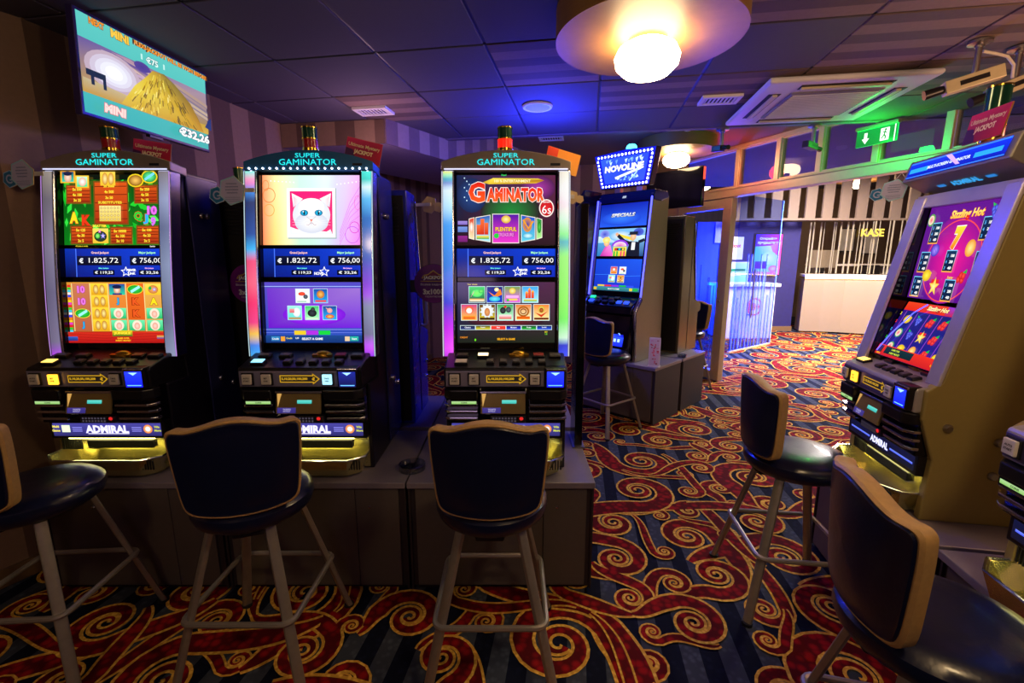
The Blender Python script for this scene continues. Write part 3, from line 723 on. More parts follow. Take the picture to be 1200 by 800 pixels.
# ---- wall television
def television():
    t = thing('wall_television', 'large flat television showing jackpot amounts, on the striped wall', 'television', (-1.85, 2.54, 2.39), 1.477)
    W, H = .76, .437
    tilt = R(-4)
    M = Matrix.Rotation(-tilt, 4, 'X')
    MB().box(-W/2, W/2, 0, .035, -H/2, H/2, M=M).build('housing', mat('tv_plastic_violet', '#3a2c66', .3, .2), t, bevel=.004)
    MB().box(-.25, .25, .035, .06, -.13, .13, M=M).build('rear_housing', BLACK, t, bevel=.01)
    MB().box(-.1, .1, .06, .27, -.07, .07).build('wall_bracket', BLACK, t)
    MB().box(-.04, .04, -.003, .02, -H/2-.012, -H/2, M=M).build('logo_tab', BLACK, t)
    p = Paint(); w2, h2 = W/2-.012, H/2-.014
    teal, tl2 = '#3fb6b4', '#62d0c8'
    p.rect(-w2, -h2, w2, h2, teal, tl2)
    y0, y1 = -h2+.085, h2-.1
    p.quad4(-w2, y0, w2, y1, '#c8a048', '#a88838', '#a890a8', '#6a5aa0')
    rr = random.Random(2)
    for k in range(26):
        x = rr.uniform(-w2, .05); y = rr.uniform(y1-.11, y1-.005); L_ = rr.uniform(.08, .2); x1 = min(w2, x+L_)
        p.poly([(x, y), ((x+x1)/2, y-.012), (x1, y-.02), ((x+x1)/2, y+.004)], rr.choice(('#8a6a98', '#b894a8', '#d8b8b0', '#7058a0', '#c8a8c8', '#6a5090')))
    for k in range(14):
        y = rr.uniform(y1-.1, y1-.01); p.poly([(.1, y), (w2, y-.05), (w2, y-.035), (.15, y+.006)], rr.choice(('#8a7a90', '#b89a8a', '#a08898', '#c8b098')))
    for k, c in enumerate(('#c8b0c0', '#d8cce0', '#e8e4f4', '#f4f4ff', '#ffffff')): p.ell(-.215, y0+.125, .14-.024*k, .085-.014*k, c, c, 24)
    p.poly([(-w2, y0), (w2, y0), (w2, y0+.05), (.0, y0+.04), (-w2, y0+.06)], ['#c89a30', '#d8b040', '#c8a040', '#e8c850', '#c8b890'])
    hill = [(-.19, y0+.004), (.33, y0+.004), (.29, y0+.07), (.24, y0+.13), (.19, y1-.06), (.13, y1-.025), (.07, y1), (-.0, y1-.008), (-.05, y1-.06), (-.11, y0+.11)]
    p.poly(hill, ['#e0b830', '#c89018', '#8a7020', '#98781c', '#a88420', '#8a7a30', '#7a6c34', '#c8a030', '#e8c838', '#f0d848'])
    for k in range(150):
        u = rr.random(); v = rr.random()
        bx = -.17+.46*u; tx = -.02+.12*u; x = bx+(tx-bx)*v; y = y0+.006+(y1-.015-y0)*v*(1-.25*abs(u-.4))
        dx = (tx-bx)*.14+rr.uniform(-.006, .006); dy = -.028
        p.line([(x, y), (x-dx*.5, y+dy*.5 if y+dy*.5 > y0 else y0), (x-dx, max(y0, y+dy))], rr.uniform(.002, .007), rr.choice(('#a87c10', '#f8e868', '#7a6220', '#d8b030', '#f0d048', '#8a6a18', '#fff090')) if u < .62 else rr.choice(('#6a5418', '#8a6c1c', '#a8841c', '#4a4028', '#c09828')))
    p.ell(-.08, y1-.02, .045, .022, '#5a489a', '#4a3c90')
    p.rect(-w2, y0+.07, -w2+.09, y0+.095, '#1c2a3a'); p.rect(-w2+.02, y0+.035, -w2+.035, y0+.09, '#1c2a3a'); p.rect(-w2+.075, y0+.03, -w2+.09, y0+.09, '#1c2a3a')
    p.poly([(w2-.05, y0+.03), (w2, y0+.02), (w2, y0+.09), (w2-.02, y0+.075)], '#203878')
    p.text('NEXT', -.30, h2-.026, .027, '#ff9a28', .07, bold=.04, out='#5a3010'); p.text('MINI', -.19, h2-.032, .036, '#ffd048', .09, bold=.05, out='#7a4a10')
    p.text('FLEXI-JACKPOT WILL BE WON BEFORE', .115, h2-.026, .027, '#ff9a28', .46, bold=.04, out='#5a3010')
    p.text('€75', -.02, h2-.075, .032, '#e8fff8', .07, bold=.04, out='#1c6a70'); p.text('\u266a', -.1, h2-.07, .03, '#e8fff8') if False else None
    p.rect(-.085, h2-.085, -.075, h2-.06, '#c8f8f0'); p.rect(.045, h2-.085, .055, h2-.06, '#c8f8f0')
    p.text('MINI', -.245, -h2+.04, .04, '#ffe4d8', .11, bold=.06, out='#e8505a', shear=.1); p.text('€32,26', .235, -h2+.045, .056, '#ffffff', .22, bold=.05, out='#22505c')
    p.build('screen', attr_mat('tv_glow', 1.0, .4, .2), t, M @ plane_M((0, -.001, 0)))
television()

# ================================================================== slot machines
BZ = .556     # height of the cabinets the machines stand on
BLUEGLOW = attr_mat('blue_reader_glow', 2.2, .2, .4, .02)
def btn_mat(n, c, es): return mat(n, c, .35, emit=c, es=es)

def icon(p, x0, y0, s, kind, rr):
    """a small square game tile, drawn from simple shapes"""
    x1, y1 = x0+s, y0+s; cx, cy = (x0+x1)/2, (y0+y1)/2
    bg = {'dino': ('#0c2a3c', '#28d060'), 'bird': ('#1838c8', '#0c1c70'), 'gold': ('#e060e0', '#70a030'), 'castle': ('#a8f0ff', '#28a0e8'),
          'lion': ('#ffc040', '#d02880'), 'chief': ('#d8c020', '#5a2410'), 'ape': ('#c8ffd8', '#10a040'), 'ring': ('#f0ffc0', '#e87020'), 'sun': ('#f8f0a0', '#f07818'),
          'book': ('#f4f4f0', '#e8ecf0'), 'ball': ('#20a8f0', '#1848a8'), 'white': ('#58e0d8', '#a0f0e0'), 'bear': ('#b0f8c0', '#30c868'), 'pig': ('#28b0f8', '#203890')}[kind]
    p.rect(x0, y0, x1, y1, bg[0], bg[1])
    q = s
    if kind == 'dino':
        p.ell(cx, cy+.08*q, .34*q, .22*q, '#38e068', '#80ff60'); p.ell(cx+.25*q, cy+.2*q, .16*q, .12*q, '#20b848', '#70f060'); p.poly([(x0+.1*q, y0+.3*q), (x0+.3*q, cy+.1*q), (x0+.34*q, cy+.25*q)], '#ff70c0'); p.rect(x0+.06*q, y0+.08*q, x1-.06*q, y0+.25*q, '#f8f0e0', '#ffb030')
    if kind == 'bird':
        p.poly([(x0+.1*q, cy+.2*q), (cx, cy-.05*q), (x1-.15*q, cy+.35*q), (x1-.05*q, cy), (cx, cy-.2*q)], '#f08020'); p.ell(cx+.12*q, y1-.2*q, .14*q, .12*q, '#f8e060', '#ffffff'); p.ell(cx, y0+.24*q, .34*q, .16*q, '#10b0d8', '#70e8ff')
    if kind == 'gold':
        p.ell(cx, y1-.28*q, .2*q, .18*q, '#e8c030', '#fff0a0'); p.rect(x0+.12*q, y0+.3*q, x1-.12*q, y0+.45*q, '#ffb0f0'); p.rect(x0+.2*q, y0+.14*q, x1-.2*q, y0+.26*q, '#ffd060'); p.ell(x0+.22*q, y0+.16*q, .09*q, .08*q, '#30c040')
    if kind == 'castle':
        for a, h in ((-.22, .3), (-.05, .5), (.14, .36)): p.rect(cx+a*q-.07*q, y0+.28*q, cx+a*q+.09*q, y0+(.28+h)*q, '#d82818', '#ff7038'); p.poly([(cx+a*q-.1*q, y0+(.28+h)*q), (cx+a*q+.12*q, y0+(.28+h)*q), (cx+a*q+.01*q, y0+(.42+h)*q)], '#ffb040')
        p.rect(x0+.1*q, y0+.08*q, x1-.1*q, y0+.22*q, '#28b050', '#ffe070')
    if kind == 'lion':
        p.ell(cx, cy+.15*q, .26*q, .24*q, '#f05838', '#f88850'); p.ell(cx, cy+.1*q, .18*q, .17*q, '#f8e8d8', '#ffffff'); p.rect(x0+.14*q, y0+.1*q, x1-.14*q, y0+.28*q, '#d82c18', '#ff9a20')
    if kind == 'chief':
        p.star(cx, cy+.08*q, .46*q, '#d8e0e0', '#ffffff', 11, .75); p.ell(cx, cy+.02*q, .17*q, .25*q, '#c87038', '#e8a868'); p.rect(x0+.05*q, y0+.05*q, x1-.05*q, y0+.18*q, '#3a2410')
    if kind == 'ape':
        p.ell(cx-.14*q, cy+.12*q, .18*q, .2*q, '#18181c', '#404850'); p.ell(cx+.2*q, cy+.16*q, .16*q, .18*q, '#30343c', '#606870'); p.rect(x0+.12*q, y0+.1*q, x1-.12*q, y0+.36*q, '#e02820', '#ffe8e8'); p.ell(cx, y1-.16*q, .09*q, .07*q, '#e02020')
    if kind == 'ring':
        p.ring(cx, cy+.06*q, .36*q, .32*q, .1*q, '#b06018'); p.ring(cx, cy+.06*q, .2*q, .18*q, .06*q, '#8a4010'); p.rect(x0+.1*q, y0+.08*q, x1-.1*q, y0+.26*q, '#f08018', '#e04810')
    if kind == 'sun':
        p.ell(cx, cy+.18*q, .2*q, .22*q, '#d0a828', '#f8f080'); p.ell(cx, cy+.14*q, .12*q, .14*q, '#802810', '#d87030'); p.poly([(x0+.1*q, cy), (cx, cy-.14*q), (x1-.1*q, cy+.08*q), (cx, y0+.2*q)], '#d83818'); p.rect(x0+.06*q, y0+.06*q, x1-.06*q, y0+.18*q, '#6a2008')
    if kind == 'book':
        p.ell(cx-.06*q, cy+.14*q, .24*q, .13*q, '#e03018', '#ff6040'); p.ell(cx+.2*q, cy-.06*q, .16*q, .15*q, '#303c48', '#687480'); p.rect(x0+.1*q, y0+.08*q, x1-.25*q, y0+.14*q, '#70c8a0')
    if kind == 'ball':
        p.ell(cx, cy+.1*q, .27*q, .28*q, '#b86820', '#ffc060'); p.rect(x0+.12*q, y0+.08*q, x1-.12*q, y0+.2*q, '#f04838')
    if kind == 'white':
        p.ell(cx+.14*q, cy+.04*q, .26*q, .32*q, '#e0e8f0', '#ffffff'); p.rect(x0+.14*q, cy, cx-.02*q, cy+.28*q, '#e05868', '#f0a0a0'); p.rect(x0+.08*q, y0+.06*q, x1-.08*q, y0+.18*q, '#c09050')
    if kind == 'bear':
        p.ell(cx, cy-.02*q, .32*q, .26*q, '#101418', '#384048'); p.ell(cx+.06*q, cy+.24*q, .15*q, .14*q, '#181c20', '#50585c'); p.rect(x0+.08*q, y0+.06*q, x1-.08*q, y0+.16*q, '#d8f0d0')
    if kind == 'pig':
        p.ell(cx, cy+.16*q, .19*q, .18*q, '#e89090', '#ffc8b0'); p.poly([(cx-.3*q, cy+.38*q), (cx-.06*q, cy+.28*q), (cx-.14*q, cy+.18*q)], '#e0a090'); p.ell(cx, y0+.24*q, .3*q, .15*q, '#d02828', '#ffd060')
    p.frame(x0, y0, x1, y1, s*.03, '#c8e8f0')

def pic_jackpot(W, H, novo=False):
    p = Paint(); a, b = W/2, H/2
    p.quad4(-a, -b, a, b, '#0a1a78', '#1028b0', '#1040d8', '#0c2496')
    p.rect(-a, -b, -a+.05, b, '#071050', '#0c30a8'); p.rect(-a+.05, -b, -a+.054, b, '#4a78ff')
    for x, wd, t1, v, c in ((-.07, .21, 'Grand Jackpot', '1.825,72', '#ffc8b8'), (.152, .155, 'Major Jackpot', '756,00', '#a8ffb0')):
        p.rect(x-wd/2, -.012, x+wd/2, .032, '#05071c', '#101638')
        p.text('€', x-wd/2+.02, .01, .024, '#f4f8ff', bold=.03); p.text(v, x+.02, .01, .027, '#ffffff', wd*.66, bold=.0)
        p.text(t1, x+.005, .046, .014, c, bold=.03, maxw=wd*.8)
    for x, t1, v, c in ((-.05, 'Minor Jackpot', '€ 119,23', '#70ffe8'), (.165, 'Mini Jackpot', '€ 32,26', '#ffb8f0')):
        p.rect(x-.05, -.057, x+.05, -.034, '#05071c'); p.text(v, x, -.046, .015, '#f4f8ff', .085, bold=.02); p.text(t1, x, -.026, .008, c, bold=.03)
    p.star(.055, -.042, .026, '#ffffff', None, 5, .45); p.star(.055, -.042, .018, '#1840d0', None, 5, .45)
    if novo: p.text('NOVO', .03, -.05, .014, '#ffffff', .045, bold=.04)
    else: p.text('POWER', .08, -.034, .011, '#ffffff', .045, bold=.05); p.text('LINK', .083, -.05, .011, '#ffffff', .034, bold=.05)
    return p

def pic_jungle_table(W, H):
    p = Paint(); a, b = W/2, H/2; rr = random.Random(4)
    p.quad4(-a, -b, a, b, '#0a7818', '#0e8a1c', '#064a10', '#064210')
    for k in range(60):
        x, y = rr.uniform(-a, a), rr.uniform(-b, b); an = rr.uniform(0, 6.3); L_ = rr.uniform(.03, .07)
        d = Vector((math.cos(an), math.sin(an)))*L_; n = Vector((-d.y, d.x))*.22; c = rr.choice(('#18b828', '#30e040', '#0c6418', '#20d030', '#54f050'))
        q = [(x, y), (x+d.x*.5+n.x, y+d.y*.5+n.y), (x+d.x, y+d.y), (x+d.x*.5-n.x, y+d.y*.5-n.y)]
        p.poly([(max(-a, min(a, u)), max(-b, min(b, v))) for u, v in q], c)
    p.rect(-a+.06, b-.02, a-.03, b, '#06140a')
    def board(x0, y0, x1, y1, lines):
        p.rect(x0-.006, y0-.006, x1+.006, y1+.006, '#7a4a14'); p.rect(x0, y0, x1, y1, '#a83010', '#d85418')
        for k in range(5): yy = y0+(y1-y0)*(k+.5)/5; p.line([(x0, yy), (x1, yy+rr.uniform(-.004, .004))], .003, '#6a1c08')
        n = len(lines)
        for i, l in enumerate(lines): p.text(l, x0+(x1-x0)*.45, y1-(i+.6)*(y1-y0)/max(n, 3), .012, '#ffe838', maxw=(x1-x0)*.72, bold=.03)
    board(-.205, .03, -.1, .095, ['5x 500', '4x 100', '3x 25']); board(-.075, -.055, .075, .11, ['5x 5000', '4x 500', '3x 50', '', '', '', ''])
    board(.115, .03, .215, .095, ['5x 250', '4x 50', '3x 15']); board(-.185, -.135, -.09, -.07, ['5x 125', '4x 30', '3x 5'])
    board(.0, -.135, .095, -.075, ['5x 10000', '4x 100', '3x 10']); board(.125, -.135, .222, -.07, ['5x 100', '4x 20', '3x 5'])
    p.text('SUBSTITUTES', 0, .028, .01, '#ffe838', .11, bold=.03)
    p.rect(-.05, -.048, .05, .015, '#e8c850', '#f8e890')
    for i in range(6):
        for j in range(4): p.ell(-.04+i*.016, -.04+j*.015, .006, .005, '#b08820', '#fff0b0', 8)
    p.rect(-.04, .095, .03, .15, '#f0c030', '#ffd850'); p.ell(-.018, .122, .014, .025, '#d08810', '#fff0a0'); p.ell(.01, .122, .014, .025, '#d08810', '#fff0a0')
    p.rect(-.225, .105, -.155, .155, '#f0b828', '#e8a020'); p.rect(-.217, .11, -.163, .15, '#38d0b0', '#183070'); p.ell(-.19, .128, .017, .02, '#d8a080', '#ffe0d0'); p.ell(-.19, .143, .02, .009, '#181c40')
    p.rect(-.155, .085, -.092, .135, '#f0b828', '#ffd040'); p.rect(-.148, .09, -.1, .13, '#38e090', '#c8ffe0'); p.ell(-.122, .11, .018, .018, '#e8b090', '#ffffff')
    p.ell(.125, .115, .038, .027, '#f0d020'); p.ell(.125, .115, .032, .022, '#8a5a10', '#ffc860'); p.ell(.19, .13, .038, .027, '#f0d020'); p.ell(.19, .13, .032, .022, '#18902c', '#70ffb0'); p.line([(.168, .118), (.212, .144)], .01, '#78e0ff')
    p.text('A', -.165, -.035, .045, '#ffe020', .04, bold=.06, out='#d82818'); p.text('K', -.108, -.045, .042, '#e83818', .04, bold=.06, out='#a81808'); p.text('Q', .135, -.03, .04, '#20d038', .04, bold=.06, out='#d82818')
    p.text('J', .17, -.04, .04, '#20b8f0', .025, bold=.06, out='#d82818'); p.text('10', .2, -.005, .035, '#f070f0', .045, bold=.04, out='#a030b0'); p.text('9', .205, -.05, .035, '#d878f8', .024, bold=.06, out='#a030b0')
    p.text('SCATTER', -.045, -.068, .011, '#ffe838', .065, bold=.05); p.rect(-.078, -.138, -.005, -.078, '#f0c030', '#ffe060'); p.ell(-.042, -.11, .03, .022, '#1c3020', '#30503c'); p.star(-.03, -.108, .014, '#6048e0', '#f0e8ff'); p.ell(-.055, -.108, .011, .011, '#28b030', '#a0ff80'); p.star(-.045, -.09, .009, '#f058c0', '#ffd0f0')
    p.text('All prizes in credits', -.13, -.15, .007, '#ffe838'); p.text('Gamble', .2, -.15, .006, '#ffffff')
    return p
def pic_jungle_reels(W, H):
    p = Paint(); a, b = W/2, H/2; rr = random.Random(9)
    p.quad4(-a, -b, a, b, '#8a1008', '#a01408', '#e8a838', '#d89030')
    cols = ['#e02828', '#f0f0f0', '#f0d020', '#28c838', '#3848e0', '#e838c8', '#28d0e0', '#f08018']
    for k in range(20): y = b-.012-k*(H-.05)/20; p.rect(-a+.002, y-.011, -a+.018, y-.001, cols[(k*3) % 8])
    x0 = -a+.026; cw = (W-.03)/5; y1 = b-.006; y0 = -b+.055; ch = (y1-y0)/4
    lay = [['10', '10', 'bot', 'J'], ['gd', 'gd', 'gd', 'gd'], ['man', 'J', 'wom', 'wom'], ['bot', 'K', 'K', 'wom'], ['flw', 'A', 'wom', 'wom']]
    for i in range(5):
        xa = x0+i*cw; p.rect(xa+.002, y0, xa+cw-.002, y1, ('#b86038', '#f0b828', '#e07028', '#d85818', '#d89038')[i], ('#c87850', '#ffd048', '#e89038', '#e86820', '#e8b050')[i])
        p.rect(xa-.002, y0, xa+.002, y1, '#f0d890')
        for j in range(4):
            cx, cy = xa+cw/2, y1-(j+.5)*ch; k = lay[i][j]
            if k in ('10', 'J', 'K', 'A'): p.text(k, cx, cy, ch*.6, {'10': '#e878e0', 'J': '#20b0e8', 'K': '#e85820', 'A': '#f8e020'}[k], bold=.05, out={'10': '#a02898', 'J': '#0c5088', 'K': '#8a2408', 'A': '#a06010'}[k])
            elif k == 'gd': p.rect(xa+.006, cy-ch*.46, xa+cw-.006, cy+ch*.46, '#e0a018', '#ffd838'); p.ell(cx-.015, cy, .013, ch*.4, '#c07808', '#fff098'); p.ell(cx+.015, cy, .013, ch*.4, '#c07808', '#fff098')
            elif k == 'bot': p.ell(cx, cy, cw*.44, ch*.4, '#e8e030'); p.ell(cx, cy, cw*.4, ch*.35, '#109828', '#38e050'); p.line([(cx-.02, cy-.012), (cx+.022, cy+.013)], .012, '#a0f0ff')
            elif k == 'man': p.rect(xa+.006, cy-ch*.45, xa+cw-.006, cy+ch*.45, '#30d0a0', '#2038a0'); p.ell(cx, cy-.004, .016, .018, '#c88860', '#ffe8d8'); p.ell(cx, cy+.012, .022, .009, '#181c48'); p.rect(cx-.022, cy-ch*.45, cx+.022, cy-.018, '#203080')
            elif k == 'wom': p.rect(xa+.006, cy-ch*.45, xa+cw-.006, cy+ch*.45, '#20b868', '#70f0b0'); p.ell(cx, cy, .023, .024, '#f0e0c0', '#ffffff'); p.ell(cx, cy-.003, .014, .017, '#e8a088', '#ffd8c8')
            else: p.rect(xa+.006, cy-ch*.45, xa+cw-.006, cy+ch*.45, '#f0c028', '#ffe050'); p.ell(cx, cy, .024, .02, '#c87838', '#f8b060'); p.star(cx+.006, cy, .012, '#5838e0', '#ffffff'); p.ell(cx-.014, cy+.006, .007, .008, '#20b040')
    p.rect(-a, -b, a, y0-.003, '#c01818', '#e03020')
    for k in range(8): y = -b+.004+k*.006; p.line([(-a, y), (-.05, y+.004), (a, y-.002)], .0016, '#7a0808')
    p.rect(-a, -b+.01, -a+.045, -b+.03, '#202878', '#3060c0'); p.rect(.19, -b+.02, a, -b+.035, '#2838a0', '#f0b028')
    p.rect(-.02, y0-.024, .075, y0+.004, '#186820', '#f0d020'); p.text('JUNGLE', .027, y0-.01, .014, '#ffe838', .08, bold=.05)
    p.text('GAME OVER', .03, y0-.033, .008, '#ffc020', bold=.03); p.text('INSERT MONEY', .03, y0-.044, .008, '#ffc020', bold=.03)
    return p
def pic_cat(W, H):
    p = Paint(); a, b = W/2, H/2
    n = 8; cs = [['#ff8858', '#ffe080', '#f8f4b8', '#c8f4d8', '#c8f0e0', '#d0e8f0', '#d8c8f8', '#e8a8f8', '#e878e8'], ['#ff9868', '#fff0a8', '#e8fcd0', '#d0fce8', '#d8fcf0', '#e8fcfc', '#e0dcf8', '#e8d0f8', '#f0b0f0']]
    for k in range(n): p.quad4(-a+W*k/n, -b, -a+W*(k+1)/n, b, cs[0][k], cs[0][k+1], cs[1][k+1], cs[1][k])
    for cx, cy, r, c in ((-.2, .06, .03, '#ff7838'), (-.215, .1, .022, '#ff8848'), (-.2, .0, .025, '#ffa048'), (.2, -.07, .024, '#e040d0'), (.19, -.1, .035, '#d060e8'), (.215, .03, .03, '#f080d8')): p.ring(cx, cy, min(r, a-abs(cx)), r, .003, c)
    for k in range(5): p.line([(.13, -.14+k*.012), (.18, -.05+k*.02), (.23, -.02+k*.03)], .002, '#e070e0')
    for k in range(7): p.ell(-.19+k*.018, .118-k*.001, .003, .003, '#ffffff', n=8); p.ell(.12+k*.018, .104+k*.002, .003, .003, '#ffffff', n=8)
    x0, x1, y0, y1 = -.115, .112, -.112, .088
    p.rect(x0+.004, y0-.005, x1+.005, y1, '#a8b8b8'); p.rect(x0, y0, x1, y1, '#fafdfd', '#ffffff'); x0 += .014; x1 -= .014; y0 += .014; y1 -= .012
    p.rect(x0, y0, x1, y1, '#f04080', '#f01e78')
    W1, W2 = '#ffffff', '#d8dcea'
    # cat: chest, ears, head, muzzle, eyes
    p.poly([(x0, y0), (x0, y0+.03), (-.07, y0+.02), (.07, y0+.01), (x1-.01, y0+.02), (x1, y0)], ['#e8ecf4']*2+[W1]*2+['#e0e4f0']*2)
    p.poly([(-.092, .068), (-.085, .01), (-.04, .045)], [W1, W2, W1]); p.poly([(.092, .068), (.085, .01), (.038, .045)], [W1, W2, W1])
    p.poly([(-.085, .056), (-.078, .015), (-.05, .036)], ['#f8c8d0', '#f0d8e0', W1]); p.poly([(.085, .056), (.077, .015), (.05, .036)], ['#f8d0d4', '#f0dce4', W1])
    p.ell(0, -.02, .088, .068, '#e2e6f0', W1, 32); p.ell(0, -.052, .078, .042, '#d4d8e8', '#ffffff', 28); p.ell(0, .012, .06, .035, '#ffffff', '#ffffff', 24)
    for s in (-1, 1):
        p.ell(s*.034, -.012, .019, .0125, '#505868', n=20); p.ell(s*.034, -.012, .0165, .011, '#108cc0', '#28c8f0', 20); p.ell(s*.034, -.012, .004, .009, '#101820'); p.ell(s*.038, -.007, .003, .003, '#ffffff', n=8)
        p.ell(s*.017, -.058, .02, .013, '#e8e8f0', '#ffffff'); p.line([(s*.003, -.052), (s*.014, -.062), (s*.024, -.059)], .002, '#b08890')
        for k in range(3): p.line([(s*.03, -.056+k*.004), (s*.09, -.062+k*.012)], .0008, '#f4f6fa')
    p.poly([(-.009, -.038), (.009, -.038), (0, -.05)], '#e88878'); p.line([(0, -.05), (0, -.058)], .002, '#b07878'); p.line([(-.022, -.028), (-.008, -.036)], .002, '#c8b8b8'); p.line([(.022, -.028), (.008, -.036)], .002, '#c8b8b8')
    return p
def pic_menu5(W, H):
    p = Paint(); a, b = W/2, H/2; rr = random.Random(1)
    p.quad4(-a, -b, a, b, '#2048b0', '#2850b8', '#5048c0', '#5848c0'); p.quad4(-a+.012, -b+.07, a-.01, b-.028, '#6a14c8', '#7020d8', '#9a70d0', '#7038c8')
    p.ell(0, -.01, .15, .05, '#7a18d8', '#b838ff', 24)
    p.line([(-a, b-.02), (a, b-.02)], .003, '#a8c0f8'); p.line([(-a, -b+.063), (a, -b+.063)], .003, '#8898f0'); p.line([(-a, -b+.048), (a, -b+.048)], .002, '#7888e8')
    for k, (x, y) in enumerate(((-.085, .045), (.0, .045), (-.125, -.035), (-.042, -.035), (.042, -.035))): icon(p, x, y, .068, ('book', 'ball', 'white', 'bear', 'pig')[k], rr)
    for k, c in enumerate(('#f0c828', '#b030e0', '#18d040')): p.rect(-.095+k*.058, -b+.038, -.04+k*.058, -b+.058, c)
    p.rect(-a, -b, a, -b+.036, '#103070', '#1c4890'); p.text('SELECT A GAME', -.01, -b+.019, .011, '#ffffff', .1, bold=.03)
    p.rect(-.205, -b+.008, -.165, -b+.03, '#2868a8', '#3890c8'); p.text('Credit', -.186, -b+.019, .009, '#ffffff'); p.rect(-.16, -b+.008, -.14, -b+.03, '#f0a030'); p.text('Credit', -.12, -b+.022, .008, '#ffe838'); p.text('1,00', -.082, -b+.022, .009, '#ffffff')
    p.rect(.145, -b+.008, .168, -b+.03, '#e8c8a0'); p.rect(.17, -b+.008, .21, -b+.03, '#189898', '#28c0a8'); p.text('Start', .19, -b+.019, .009, '#ffffff')
    return p
def pic_gam6(W, H):
    p = Paint(); a, b = W/2, H/2; rr = random.Random(1)
    p.quad4(-a, -b, a, b, '#241418', '#2c1820', '#602848', '#182850')
    p.ell(.02, -.01, .14, .1, '#2c1c28', '#208838', 24); p.ell(.15, .09, .08, .05, '#502050', '#a838a0', 20); p.ell(-.16, .06, .07, .07, '#1c2850', '#284888', 20)
    for k in range(8): p.ell(-.195+(k % 3)*.011, .13-k*.013, .003, .003, '#c8e8ff', n=8)
    p.poly([(-.11, .112), (-.06, .13), (.15, .128), (.18, .12), (.14, .108), (-.08, .105)], ['#c89818', '#f8e050', '#f8d838', '#a86818', '#e0b028', '#e8c030'])
    p.text('100 % ENTERTAINMENT', .03, .118, .011, '#fff8c0', .17, bold=.02); p.text('New!', -.01, .142, .008, '#28e058')
    p.text('G', -.137, .072, .082, '#ff5a20', .078, top='#e01c14', bold=.05, out='#ffe8e0', ow=.06)
    p.text('AMINATOR', .045, .062, .058, '#ff6828', .27, top='#e82018', bold=.05, out='#ffe8e0', ow=.08)
    p.ell(.19, .008, .035, .036, '#ffe8e0', n=24); p.ell(.19, .008, .03, .031, '#c01820', '#e02830', 24); p.text('6s', .19, .002, .034, '#ffffff', .042, bold=.0); p.text('EDITION', .19, .032, .006, '#ffffff')
    def tilt(x0, x1, h0, h1, c0, c1):
        p.poly([(x0, -.075-h0), (x1, -.075-h1), (x1, -.075+h1), (x0, -.075+h0)], '#f0e8d8'); e = .003
        p.poly([(x0+e, -.072-h0), (x1-e, -.072-h1), (x1-e, -.078+h1), (x0+e, -.078+h0)], [c0, c0, c1, c1])
    tilt(-.175, -.148, .04, .046, '#f0e0b0', '#d83020'); tilt(-.143, -.073, .046, .056, '#a8e8f8', '#2858b0'); tilt(-.065, .062, .06, .06, '#e838c8', '#4a18a0'); tilt(.07, .138, .056, .046, '#60d0e8', '#1850c8'); tilt(.142, .17, .045, .038, '#b0f090', '#108838')
    for k, (dx, h) in enumerate(((-.13, .05), (-.112, .08), (-.093, .06))): p.rect(dx-.008, -.1, dx+.01, -.1+h*.8, '#d02818', '#f87038')
    p.rect(-.138, -.118, -.08, -.104, '#28a848', '#ffe060'); p.ell(.0, -.038, .022, .016, '#d8a820', '#fff0a0'); p.text('PLENTIFUL', 0, -.078, .017, '#ffc848', .1, bold=.04, out='#5a1048'); p.text('TREASURE', 0, -.1, .015, '#f080e0', .075, bold=.04, out='#5a1048'); p.ell(-.045, -.105, .012, .01, '#28d040')
    p.ell(.1, -.06, .022, .03, '#e09020', '#1838a0'); p.line([(.08, -.04), (.105, -.075), (.128, -.045)], .008, '#f0a028'); p.ell(.103, -.105, .027, .012, '#10a8d0', '#e0ffff'); p.ell(.156, -.07, .009, .024, '#107020', '#50d050'); p.ell(-.162, -.07, .008, .02, '#f0c0a0', '#ffffff')
    p.rect(-a+.005, -.06, -a+.05, -.045, '#8068c0', '#a088d8'); p.rect(-a+.005, -.09, -a+.05, -.068, '#5878c0', '#7898e0'); p.rect(-a+.005, -.13, -a+.05, -.105, '#70206a', '#902888')
    return p
def pic_menu9(W, H):
    p = Paint(); a, b = W/2, H/2; rr = random.Random(1)
    p.quad4(-a, -b, a, b, '#182018', '#20281c', '#502848', '#302c60'); p.ell(.0, -.02, .2, .06, '#2c1c28', '#801820', 20)
    p.text('Your choice', -.16, b-.01, .007, '#e8d060'); s = .078
    for k, n in enumerate(('dino', 'bird', 'gold', 'castle')): icon(p, -.177+k*.084, .046, s, n, rr)
    for k, n in enumerate(('lion', 'chief', 'ape', 'ring', 'sun')): icon(p, -.214+k*.0855, -.038, s, n, rr)
    for k, c in enumerate(('#384888', '#e0d028', '#e82820', '#3040e0', '#20b838', '#2858e8')):
        x = -.218+k*.0725; p.rect(x, -.082, x+.0725, -.06, '#d8f0f0'); p.rect(x+.002, -.08, x+.0705, -.062, c, '#0c1020' if c != '#e82820' else '#f04838'); p.text(('Classics', 'Popular', 'Hot', 'Modern', 'Fruits', 'Specials')[k], x+.036, -.07, .007, '#f0f4ff', bold=.03)
    p.text('SELECT A GAME', 0, -b+.018, .01, '#f0a818', .085, bold=.04); p.text('CREDIT', -.2, -b+.026, .008, '#f09020'); p.text('0', -.146, -b+.014, .012, '#70f020', bold=.05); p.text('BET', .19, -b+.052, .006, '#f0e020'); p.text('1,2', .19, -b+.042, .009, '#80f030')
    return p
